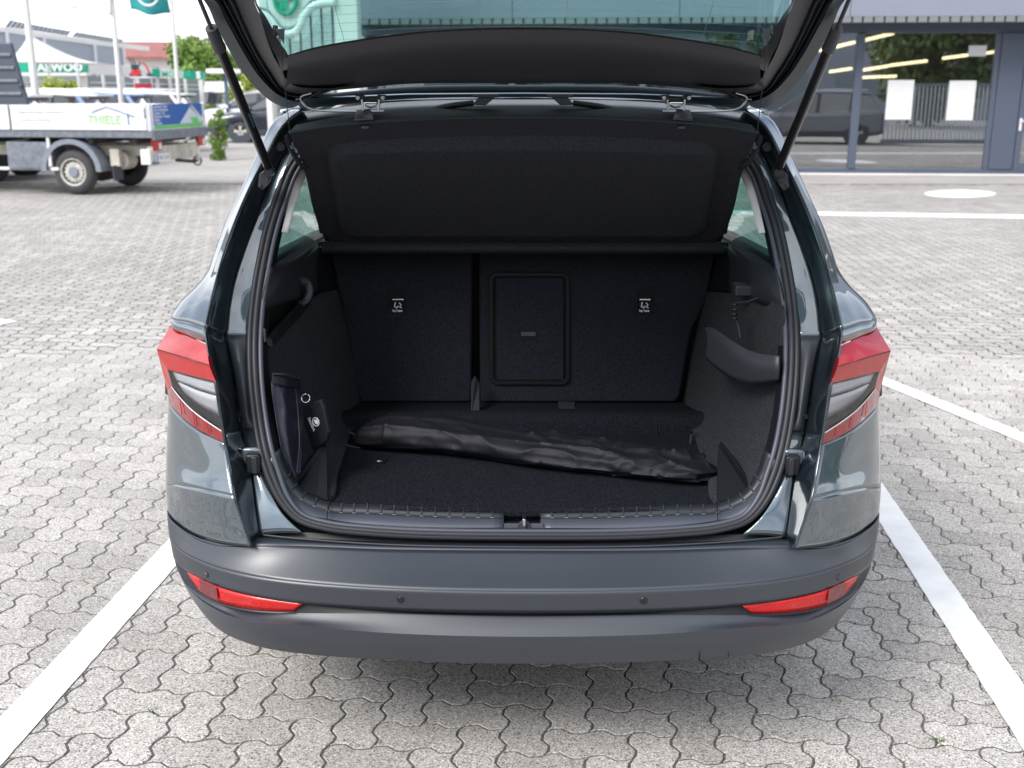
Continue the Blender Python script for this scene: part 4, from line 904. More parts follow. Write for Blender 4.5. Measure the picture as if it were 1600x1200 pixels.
for mrr in (False, True):
    f_ = mir if mrr else (lambda p: p)
    q = f_(W3((580, 158, 2.90)))
    hg = MB(); hg.box(q + V(-.028, 0, .010), (.022, .02, .012)); hg.box(q + V(.028, 0, .010), (.022, .02, .012)); hg.box(q + V(0, .01, .0), (.05, .012, .014))
    ho = hg.build('hinge', m_blk, car, bevel=.002)
    MB().tube([q + V(-.022, -.012, .004), q + V(-.020, -.012, -.024)], .0032, 8).build('hinge_arm', m_steel, ho)
    MB().tube([q + V(.022, -.012, .004), q + V(.020, -.012, -.024)], .0032, 8).build('hinge_arm', m_steel, ho)
    MB().tube([q + V(-.016, -.014, -.004), q + V(-.014, -.014, -.012), q + V(0, -.014, -.016), q + V(.014, -.014, -.012), q + V(.016, -.014, -.004), q + V(-.016, -.014, -.004)], .0026, 8).build('hinge_loop', m_chr, ho)
    for sx in (-1, 1): MB().cyl(q + V(.032 * sx, -.012, .008), q + V(.032 * sx, -.018, .008), .005).build('bolt', m_steel, ho)
    # cable boot and its bellows
    c0 = f_(W3((760, 156, 2.90))); s_ = -1 if mrr else 1
    bt = MB(); bt.box(c0 + V(.0, 0, .010), (.066, .02, .009)); bt.prism([c0 + V(-.020 * s_, -.008, .006), c0 + V(.022 * s_, -.008, .006), c0 + V(-.002 * s_, -.008, -.014), c0 + V(-.036 * s_, -.008, -.012)], V(0, .016, 0))
    bo = bt.build('cable_boot', m_gry, car, bevel=.002, smooth=None)
    pth = [c0 + V(-.034 * s_, 0, -.008), c0 + V(-.07 * s_, .01, -.012), c0 + V(-.11 * s_, .03, -.018), c0 + V(-.15 * s_, .05, -.028)]
    pc_ = cat(pth, 14); MB().tube(pc_, [.0065 + .002 * (k % 2) for k in range(len(pc_))], 10).build('cable_bellows', m_blk, bo, smooth=20)

# ---- the rest of the body, forward of the boot
for mrr in (False, True):
    sgn = -1 if mrr else 1
    def side(name, rows, mt, **k): return grid(name, [[V(*p) for p in r] for r in rows], mt, car, mirror=mrr, **k)
    side('side_panel', [[(-.90, 3.35, 1.10), (-.905, 4.2, 1.08), (-.90, 5.2, 1.04), (-.84, 6.2, .98), (-.70, 6.6, .90)],
                        [(-.915, 3.35, .80), (-.92, 4.2, .78), (-.92, 5.2, .76), (-.88, 6.2, .74), (-.72, 6.64, .70)],
                        [(-.90, 3.35, .45), (-.90, 4.2, .40), (-.90, 5.2, .40), (-.87, 6.2, .40), (-.70, 6.62, .36)],
                        [(-.84, 3.35, .27), (-.84, 4.2, .26), (-.84, 5.2, .26), (-.80, 6.2, .26), (-.66, 6.55, .24)]], m_paint, nu=5, nv=4, smooth=60)
    side('side_window', [[(-.665, 3.6, 1.50), (-.665, 4.3, 1.53), (-.65, 4.9, 1.50)], [(-.88, 3.46, 1.06), (-.89, 4.3, 1.04), (-.88, 5.1, 1.02)]], m_tint2, nu=3, nv=3)
    side('quarter_window', [[(-.70, 3.16, 1.50), (-.675, 3.6, 1.53)], [(-.86, 3.06, 1.06), (-.875, 3.5, 1.06)]], m_tint2, nu=3, nv=3)
    side('window_pillar', [[(-.66, 3.55, 1.53), (-.66, 3.66, 1.53)], [(-.865, 3.44, 1.12), (-.865, 3.54, 1.12)]], m_blk, nu=2, nv=3, solid=.02)
    side('roof_rail', [[(-.655, 3.1, 1.59), (-.665, 4.3, 1.62), (-.64, 4.9, 1.58), (-.60, 5.3, 1.45)], [(-.70, 3.2, 1.51), (-.69, 4.3, 1.53), (-.68, 4.9, 1.50), (-.70, 5.4, 1.35)]], m_paint, nu=4, nv=3, solid=.02)
    for wy in (3.27, 5.9):
        c_ = V(-.80 * sgn, wy, .335)
        wh = MB().tube([c_ + V(0, .335 * math.sin(2 * PI * k / 28) * .86, .335 * math.cos(2 * PI * k / 28) * .86) for k in range(28)], .075, 12, closed=True)
        wo = wh.build('wheel', m_rub, car, smooth=60)
        rm = MB().cyl(c_ + V(-.08, 0, 0), c_ + V(.08, 0, 0), .23, n=28); rm.build('rim', m_steel, wo)
mk('roof_panel', *(lambda P: (P, [(i, i + 1, i + 6, i + 5) for r in range(3) for i in range(r * 5, r * 5 + 4)]))([V(x, y, z - .02 * (abs(x) / .6) ** 2) for y, z in ((3.3, 1.63), (4.0, 1.66), (4.6, 1.64), (5.0, 1.56)) for x in (-.65, -.35, 0, .35, .65)]), m_paint, car, 60)
mk('headliner', *(lambda P: (P, [(i, i + 1, i + 6, i + 5) for r in range(3) for i in range(r * 5, r * 5 + 4)]))([V(x, y, z - .02 * (abs(x) / .6) ** 2 - .03) for y, z in ((3.1, 1.60), (4.0, 1.66), (4.6, 1.64), (5.0, 1.56)) for x in (-.65, -.35, 0, .35, .65)]), m_lgrey, car, 60)
grid('windscreen', [[V(-.60, 5.0, 1.55), V(0, 4.97, 1.57), V(.60, 5.0, 1.55)], [V(-.72, 5.75, 1.07), V(0, 5.85, 1.08), V(.72, 5.75, 1.07)]], m_tint2, car, nu=3, nv=2)
grid('bonnet', [[V(-.80, 5.6, 1.04), V(0, 5.8, 1.08), V(.80, 5.6, 1.04)], [V(-.78, 6.2, .98), V(0, 6.3, 1.03), V(.78, 6.2, .98)], [V(-.66, 6.58, .86), V(0, 6.68, .88), V(.66, 6.58, .86)], [V(-.66, 6.62, .4), V(0, 6.72, .4), V(.66, 6.62, .4)]], m_paint, car, nu=4, nv=4)
MB().box((0, 4.9, .30), (1.5, 3.0, .06)).build('underbody', m_void, car)
MB().box((0, 3.0, .40), (1.1, .9, .10)).build('spare_well', m_void, car)
for x in (-.42, .42): MB().box((x, 3.75, .72), (.56, .5, .12)).build('rear_seat', m_seat, car, bevel=.04)
for x in (-.38, .38):
    MB().box((x, 4.6, 1.02), (.5, .14, .72)).build('front_seat', m_seat, car, bevel=.05)
    MB().box((x, 4.62, 1.45), (.27, .10, .18)).build('headrest', m_seat, car, bevel=.04)
MB().box((0, 5.5, .95), (1.5, .4, .2)).build('dashboard', m_blk, car, bevel=.05)
# ================================================================== THINGS IN THE BOOT
def wr(p, s, seed=0): return noise.noise(V(p[0] * s + seed, p[1] * s, p[2] * s))
bag = thing('carry_bag', 'long slim black fabric carry bag lying across the boot floor', 'bag', (0, 2.9, .662), world=True)
cl = [PZ(x, y, fz) for x, y in ((566, 692), (577, 697), (610, 698), (680, 702), (760, 711), (850, 723), (940, 733), (1020, 742), (1075, 746), (1100, 740))]
hh = [.012, .070, .092, .092, .084, .076, .070, .064, .056, .036]
ww = [.015, .055, .075, .080, .080, .080, .078, .076, .074, .050]
m_l = lambda A, n: [A[min(int(i / n), len(A) - 2)] + (A[min(int(i / n), len(A) - 2) + 1] - A[min(int(i / n), len(A) - 2)]) * ((i / n) - min(int(i / n), len(A) - 2)) for i in range((len(A) - 1) * n + 1)]
NB = 40; pc_ = cat(cl, NB); hs = m_l(hh, NB); ws = m_l(ww, NB); vs = []; K = 72
for i, p in enumerate(pc_):
    d = (pc_[min(i + 1, len(pc_) - 1)] - pc_[max(i - 1, 0)]).normalized(); sd_ = V(-d.y, d.x, 0)
    s_ = i / (len(pc_) - 1)
    for k in range(K):
        t = 2 * PI * k / K
        cx = math.cos(t); cz = math.sin(t)
        a = ws[i] * cx; z = hs[i] * .5 * (1 + (abs(cz) ** .8) * (1 if cz > 0 else -1))
        L_ = s_ * 1.05
        if cz > 0: z = hs[i] * .5 * (1 + abs(cz) ** .55)
        rd = lambda q_, e=2.0: (1 - min(1, abs(q_) * 2.2)) ** e
        dg = cx * .06
        r1 = rd(noise.noise(V(L_ * 4.0, t * 1.3, 1.0)) , 2.6)                       # long folds along the bag
        r2 = rd(noise.noise(V((L_ - dg * 1.8) * 9 + 7, t * .55, 3)), 3.0)              # slanting pulls
        r3 = rd(noise.noise(V((L_ + dg * 1.2) * 17 + 3, t * .5, 8)), 3.0)
        amp = (.0045 + .007 * s_) * min(1, s_ * 10, (1 - s_) * 14)
        dsp = amp * (1.0 * r1 + (.3 + .9 * s_) * r2 + .5 * s_ * r3)
        seam = math.exp(-((t - 1.15 * PI - .0) / .05) ** 2) * .003
        nv_ = sd_ * cx + V(0, 0, max(cz, 0))
        vs.append(p + sd_ * a * -1 + V(0, 0, max(z, .001)) - (V(0, 0, 0)) + (sd_ * -cx + V(0, 0, max(cz, 0))) * (dsp - amp * .6 - seam))
n_ = len(pc_)
fs = [(i * K + k, (i + 1) * K + k, (i + 1) * K + (k + 1) % K, i * K + (k + 1) % K) for i in range(n_ - 1) for k in range(K)] + [tuple(range(K)), tuple(range((n_ - 1) * K, n_ * K))]
bo = mk('bag_body', vs, fs, m_nylon, bag, 70)
seam = []
for i in range(4, n_ - 4, 3):
    d = (pc_[i + 1] - pc_[i - 1]).normalized(); sd_ = V(-d.y, d.x, 0); s_ = i / (n_ - 1)
    seam.append(pc_[i] - sd_ * (ws[i] * .93) + V(0, 0, hs[i] * .62 + .004 * math.sin(s_ * 23)))
MB().tube(cat(seam, 2), .0016, 6).build('seam', m_nylon, bag)
a = PZ(563, 700, fz + .03)
MB().tube(cat([a, a + V(-.03, 0, .004), a + V(-.055, .01, .01), a + V(-.03, .012, .003), a + V(.0, .004, -.003)], 5), .0025, 6).build('drawstring', m_nylon, bag)
MB().tube(cat([PZ(572, 706, fz + .01), PZ(580, 718, fz + .003), PZ(598, 722, fz + .003), PZ(606, 716, fz + .003)], 5), .002, 6).build('drawstring', m_nylon, bag)
MB().box(PZ(593, 721, fz + .005), (.012, .008, .006)).build('cord_lock', m_steel, bag, bevel=.001)
# folded tail of the bag standing up at the right end
tl = [PY(x, y, Y) for x, y, Y in ((1072, 712, 2.86), (1100, 706, 2.84), (1104, 738, 2.775), (1092, 750, 2.745), (1066, 742, 2.79))]
grid('bag_flap', [[tl[0], tl[1]], [tl[4].lerp(tl[0], .5) + V(0, -.01, .004), tl[2]], [tl[4], tl[3]]], m_nylon, bag, nu=8, nv=8, solid=.004, disp=lambda p, u, v: p + V(0, -.006 * math.sin(u * 9 + v * 4), .003 * math.sin(v * 12)))

# dark nylon bag hung in the side net, left
nb = thing('hanging_bag', 'dark navy nylon bag hanging against the left boot wall beside the opening', 'bag', tuple(W3((450, 660, 2.6))), world=True)
rows = [[(425, 587, 2.625), (433, 588, 2.625), (443, 590, 2.64), (455, 592, 2.67), (468, 596, 2.71)],
        [(425, 603, 2.615), (434, 605, 2.615), (444, 606, 2.63), (456, 606, 2.66), (470, 608, 2.70)],
        [(430, 640, 2.595), (438, 642, 2.595), (448, 642, 2.61), (460, 642, 2.64), (473, 644, 2.68)],
        [(439, 690, 2.56), (446, 692, 2.56), (454, 692, 2.575), (464, 692, 2.60), (474, 692, 2.63)],
        [(448, 722, 2.54), (453, 726, 2.54), (459, 728, 2.55), (466, 726, 2.565), (472, 718, 2.59)],
        [(456, 738, 2.53), (459, 742, 2.53), (462, 744, 2.53), (466, 741, 2.54), (469, 736, 2.55)]]
def nfold(p, u, v):
    k = (.5 + .5 * math.sin(u * 11 + v * 3.2 + 1.2 * math.sin(v * 4))) ** 1.3 * .009 * min(1, v * 5 + .15)
    k2 = (1 - abs(math.sin(u * 3.2 - v * 5))) ** 2 * .007 * v * (1 - v) * 3
    return p + V(.004, -1, .1) * (k + k2 + .004 * wr(p, 30))
grid('bag_body', rows, m_nylon2, nb, nu=12, nv=10, smooth=80, disp=nfold, solid=.003)
grid('bag_band', [[(425, 584, 2.612), (443, 587, 2.628), (469, 593, 2.70)], [(425, 600, 2.606), (444, 603, 2.62), (470, 605, 2.69)]], m_nylon, nb, nu=6, nv=4, solid=.004, disp=lambda p, u, v: p + V(0, -.003 * abs(math.sin(u * 30)), 0))
MB().tube(cat([W3((425, 584, 2.608)), W3((445, 585, 2.625)), W3((468, 592, 2.695))], 4), .0028, 6).build('bag_cord', m_rub, nb)
MB().tube(cat([W3((462, 608, 2.665)), W3((466, 650, 2.635)), W3((468, 690, 2.595)), W3((464, 738, 2.515))], 5), .0013, 6).build('seam', m_rub, nb)

# small key pouch with a printed emblem
kp_o = W3((493, 665, 2.70))
kp = thing('fabric_pouch', 'small black fabric pouch with round white winged-arrow emblem and steel split ring', 'pouch', tuple(kp_o), world=True)
pcs = [(472, 634), (500, 624), (506, 640), (513, 676), (509, 690), (488, 706), (474, 664)]
cx_ = W3((494, 659, 2.686)); ex = (W3((512, 682, 2.672)) - W3((506, 640, 2.70))).normalized()
ux = (W3((488, 675, 2.68)) - W3((479, 655, 2.69))).normalized(); uy = V(0, 0, 1); nn_ = ux.cross(uy - ux * uy.dot(ux)).normalized()
nn_ = -nn_ if nn_.y > 0 else nn_
B_ = basis(cx_ + V(0, -.005, 0), ux, -nn_.cross(ux) if False else nn_.cross(ux))
eR = .0112
pq = [PP(x, y, cx_, nn_) for x, y in pcs]
MB().prism(pq, -nn_ * .016).build('pouch_body', m_nylon, kp, smooth=None, bevel=.005, seg=3)
B_ = basis(cx_ + nn_ * .0012, ux, nn_.cross(ux))
def em(name, pts, th=.0006): return MB().prism([B_ @ V(x, y, 0) for x, y in pts], nn_ * th).build(name, m_white, kp, smooth=None)
rgp = MB().tube([B_ @ V(eR * math.cos(t), eR * math.sin(t), 0) for t in [2 * PI * k / 32 for k in range(32)]], .0011, 6, closed=True).build('emblem_ring', m_white, kp)
wing = [(-.0075, -.0045), (.0045, -.0040), (.0045, -.0012), (.0085, .0), (.0080, .0035), (.0040, .0068), (-.0010, .0080), (-.0062, .0052), (-.0025, .0048), (-.0068, .0022), (-.0020, .0020), (-.0070, -.0010)]
em('emblem_wing', wing)
M_t = basis(B_ @ V(-.0185, -.0225, 0), ux, nn_.cross(ux))
text('pouch_lettering', 'ŠKODA', .0112, m_white, M_t, kp, bold=.0003, extrude=.0003)
rc = W3((478, 621.5, 2.69))
MB().tube([rc + V(.0105 * math.cos(t), -.004 + .003 * math.sin(t), .0105 * math.sin(t)) for t in [2 * PI * k / 28 for k in range(28)]], .0013, 8, closed=True).build('split_ring', m_chr, kp)
MB().tube([rc + V(.004, -.004, -.0105), W3((486, 634, 2.69)), W3((490, 640, 2.69))], .0022, 6).build('pouch_loop', m_nylon, kp)
# ================================================================== BACKGROUND
m_wht = mat('white_paint', (.80, .80, .80), rough=.35, coat=.5, var=(3, .03))
m_cast = mat('white_render', (.74, .73, .71), rough=.8, var=(1, .04))
m_fas = mat('fascia_blue_grey', (.235, .255, .32), rough=.45, var=(.6, .04))
m_frm = mat('frame_blue_grey', (.085, .105, .15), rough=.4)
m_dark = mat('dark_header', (.04, .05, .065), rough=.5)
m_green = mat('sign_green', (.0, .36, .22), rough=.5)
m_alu = mat('aluminium_pole', (.62, .64, .68), rough=.4, metal=.3)
m_tyre = mat('tyre', (.055, .056, .06), rough=.8, var=(20, .2))
m_rim = mat('wheel_rim', (.55, .54, .50), rough=.5, metal=.2, var=(14, .25))
m_und = mat('chassis', (.06, .057, .05), rough=.8, var=(9, .5))
m_beige = mat('dirty_cream', (.52, .49, .42), rough=.6, var=(7, .25))
m_arch = mat('arch_grey', (.21, .235, .28), rough=.6, var=(9, .1))
m_bedg = mat('bed_frame_grey', (.17, .19, .225), rough=.5, var=(12, .25))
m_showg = glass('showroom_glass', (.62, .66, .66), refl=.40, rcol=(.92, .96, 1))
m_carg = glass('car_glass', (.10, .13, .16), refl=.12)
m_blue = mat('print_blue', (.01, .10, .38), rough=.4)
m_lime = mat('print_green', (.13, .55, .12), rough=.4)
m_pink = mat('print_pale', (.55, .62, .70), rough=.5)

def mesh_obj(name, fn, m_, parent, **k):
    b = MB(); fn(b); return b.build(name, m_, parent, **k)

# ---- showroom on the right, a long glazed front
FA = V(0, 22.7, 0); FN = V(math.sin(ROT), -math.cos(ROT), 0) * -1; FN = V(-math.sin(ROT), -math.cos(ROT), 0); FU = V(math.cos(ROT), math.sin(ROT), 0)
FA = PZ(1541, 274, 0); 
FN = V(FU.y, -FU.x, 0)
def FP(px, py):
    p = PP(px, py, FA, FN); return (p - FA).dot(FU), p.z
def F(u, z, d=0): return FA + FU * u + V(0, 0, z) - FN * d     # d = depth behind the front
showroom = thing('showroom_building', 'blue-grey glazed showroom with two white notices in its window', 'building', tuple(FA), world=True)
U0 = FP(560, 20)[0]; U1 = 16.0
zf0 = FP(1500, 36)[1]; zf1 = zf0 + 2.6
FAX = Matrix((FU, -FN, V(0, 0, 1))).transposed()
def fbox(name, u0, u1, z0, z1, d0, d1, m_, par=None, bevel=0, **k):
    return MB().box(F((u0 + u1) / 2, (z0 + z1) / 2, (d0 + d1) / 2), (u1 - u0, d1 - d0, z1 - z0), ax=FAX).build(name, m_, par or showroom, smooth=None, bevel=bevel, **k)
npan = 9; pw = (U1 - U0) / npan
for i in range(npan): fbox('fascia_panel', U0 + i * pw + .004, U0 + (i + 1) * pw - .004, zf0 + .07, zf1, -.9, -.82, m_fas, bevel=.01)
fbox('roof', U0 + .02, U1, zf1 - .12, zf1 + .02, -.80, 14, m_frm)
fbox('soffit', U0 + .02, U1, zf0 + .07, zf0 + .12, -.815, .0, m_dark)
def corr(b):
    n = int((U1 - U0) / .2)
    for i in range(n): b.box(F(U0 + .1 + i * .2, zf0 + .02, -.86), (.16, .09, .10), ax=FAX)
mesh_obj('corrugated_edge', corr, mat('edge_grey', (.20, .21, .22), rough=.5), showroom, smooth=None, kind='stuff')
fbox('drip_edge', U0, U1, zf0 - .03, zf0 + .07, -.81, -.79, m_fas)
zt = FP(1500, 50)[1]
fbox('header', U0 + .02, U1, zt - .02, zf0 + .5, -.03, .12, m_frm, bevel=.01)
fbox('sill', U0 + .02, U1, 0, .13, -.04, .10, m_frm, bevel=.01)
fbox('plinth', U0, U1, 0, .035, -.10, -.045, m_cast)
mull = [FP(x, 270)[0] for x in (600, 800, 1000, 1150, 1329, 1560)]
mw = [.12, .12, .12, .12, .14, .46]
for u, w_ in zip(mull, mw): fbox('mullion', u - w_ / 2, u + w_ / 2, .125, zt - .015, -.07, .10, m_frm, bevel=.012)
fbox('mullion', mull[5] - .32, mull[5] - .235, .125, zt - .015, -.05, .08, m_frm, bevel=.012)
ends = mull + [U1]
u_door = mull[5] + .25
for i in range(5):
    a, b_ = mull[i] + mw[i] / 2, mull[i + 1] - mw[i + 1] / 2
    mk('window_pane', [F(a, .13, .02), F(b_, .13, .02), F(b_, zt - .02, .02), F(a, zt - .02, .02)], [(0, 1, 2, 3)], m_showg, showroom)
door = fbox('door', u_door, u_door + .12, .10, zt - .02, -.05, .06, m_frm, bevel=.01)
MB().box(F(u_door + .55, .17, 0), (.86, .1, .14), ax=FAX).build('door_rail', m_frm, door, smooth=None)
MB().box(F(u_door + .55, zt - .1, 0), (.86, .1, .14), ax=FAX).build('door_rail', m_frm, door, smooth=None)
MB().box(F(u_door + 1.04, 1.4, 0), (.12, .1, 2.8), ax=FAX).build('door_rail', m_frm, door, smooth=None)
mk('door_pane', [F(u_door + .12, .2, .01), F(u_door + 1.0, .2, .01), F(u_door + 1.0, zt - .12, .01), F(u_door + .12, zt - .12, .01)], [(0, 1, 2, 3)], m_showg, door)
hb = MB().cyl(F(u_door + .05, 1.06, -.05), F(u_door + .05, 1.06, -.12), .014); hb.cyl(F(u_door + .05, 1.06, -.115), F(u_door + .19, 1.06, -.115), .013); hb.box(F(u_door + .05, 1.0, -.055), (.045, .012, .24), ax=FAX)
hb.build('door_handle', m_wht, door)
mk('window_pane', [F(u_door + 1.1, .13, .02), F(U1, .13, .02), F(U1, zt - .02, .02), F(u_door + 1.1, zt - .02, .02)], [(0, 1, 2, 3)], m_showg, showroom)
m_room = mat('room_wall', (.42, .42, .41), rough=.9); m_roomf = mat('room_floor', (.30, .27, .24), rough=.3)
fbox('interior_wall', U0, U1, 0, 3.3, 12.4, 12.5, m_room); fbox('interior_floor', U0 + .02, U1, .02, .05, .12, 12.4, m_roomf)
fbox('interior_ceiling', U0 + .03, U1, 3.25, 3.3, .15, 12.4, m_room)
fbox('interior_wall', U0, U0 + .1, 0.06, 3.2, .15, 12.4, m_room)
m_tube = mat('tube_light', (1, .9, .6), emit=((1, .80, .45), 2.6))
def ftube(x0, y0, x1, y1, Y):
    a = PY(x0, y0, Y); b_ = PY(x1, y1, Y + .8); a.z = min(a.z, 3.15); b_.z = min(b_.z, 3.15)
    MB().cyl(a, b_, .035, n=8).build('ceiling_tube', m_tube, showroom)
for q in ((1297, 112, 1330, 107, 26.5), (1345, 110, 1388, 103, 26.5), (1391, 102, 1448, 95, 26.5), (1474, 91, 1512, 86, 26.5), (1540, 83, 1560, 80, 26.5), (1281, 79, 1335, 66, 24.6), (1350, 63, 1396, 52, 24.6), (1345, 121, 1400, 119, 30)): ftube(*q)
def desk(u, z, w_, h_, d, m_, nm): return fbox(nm, u, u + w_, z, z + h_, d, d + .7, m_, bevel=.02)
for (x, Yp) in ((1405, 0), (1505, 1)):
    pass
notices = []
for k, (qa, qb, qc, lab) in enumerate((((1388, 125), (1429, 125), (1381, 186), 'blank white notice taped inside the showroom window, the one nearer the raised tailgate'), ((1484, 126), (1526, 126), (1477, 187), 'blank white notice in the showroom window, the one nearer the glass door'))):
    u0, z1_ = FP(*qa); u1, _ = FP(*qb); _, z0_ = FP(*qc)
    p0 = thing('window_notice', lab, 'notice', tuple(F(u0, z0_, -.03)), world=True, group='white notices on the showroom glass')
    fbox('sheet', u0, u1, z0_, z1_, -.004, .002, m_wht, p0, bevel=.002); fbox('sheet_edge', u0 - .012, u1 + .012, z0_ - .014, z0_ - .001, -.006, .004, m_alu, p0)
fbox('sticker', FP(1514, 75)[0], FP(1542, 75)[0], FP(1514, 88)[1], FP(1514, 71)[1], .003, .008, m_lgrey)

# ---- white entrance portal seen through the tinted rear window
PYp = 19.5
def Q(px, py, d=0): return PY(px, py, PYp + d)
portal = thing('entrance_portal', 'white curved entrance portal with round green emblem behind the raised rear window', 'portal', tuple(V(Q(540, 0).x, PYp, 0)), world=True)
zc = Q(540, 0).z + 3.0
x0p, x1p = Q(417, 180).x, Q(560, 60).x; x2p = Q(524, 60).x; x3p = Q(427, 180).x
MB().box(((x1p + x2p) / 2, PYp + .2, zc / 2), (x1p - x2p, .4, zc)).build('portal_column', m_cast, portal, bevel=.02)
MB().box(((x0p + x3p) / 2, PYp + .2, zc / 2), (x3p - x0p, .4, zc)).build('portal_column', m_cast, portal, bevel=.02)
cv = [(405, 20), (415, 22), (425, 30), (433, 42), (444, 51), (458, 50), (468, 40), (475, 24), (486, 10), (500, 4), (524, 2)]
top = [Q(a, b_) for a, b_ in cv]; top = cat(top, 6)
MB().prism([V(p.x, PYp + .02, p.z) for p in top] + [V(x2p - .001, PYp + .02, zc), V(top[0].x, PYp + .02, zc)], V(0, .3, 0)).build('portal_arch', m_cast, portal, smooth=30)
MB().tube([V(p.x, PYp - .02, p.z - .02) for p in top], .075, 10).build('arch_moulding', m_wht, portal, smooth=60)
MB().tube([V(p.x, PYp - .05, p.z - .02) for p in cat([Q(a, b_ - 9) for a, b_ in cv], 6)], .02, 8).build('arch_moulding', m_arch, portal, smooth=60)
ec = Q(446, -2); 
MB().tube([ec + V(.19 * math.cos(t), -.03, .24 * math.sin(t)) for t in [2 * PI * k / 36 for k in range(36)]], .035, 8, closed=True).build('emblem_ring', m_green, portal)
MB().prism([ec + V(x, -.02, z) for x, z in ((-.11, -.16), (.02, -.18), (.03, -.05), (.15, .02), (.08, .14), (-.04, .2), (-.02, .08), (-.12, .10), (-.04, .0), (-.13, -.04))], V(0, .02, 0)).build('emblem_wing', m_green, portal, smooth=None)
for k in range(6):
    xx = x3p + (x2p - x3p) * (k + .5) / 6
    MB().box((xx, PYp + .35, 1.6), (.03, .04, 3.2)).build('portal_mullion', m_alu, portal)
mk('portal_glass', [V(x3p, PYp + .33, .05), V(x2p, PYp + .33, .05), V(x2p, PYp + .33, 3.6), V(x3p, PYp + .33, 3.6)], [(0, 1, 2, 3)], m_showg, portal)

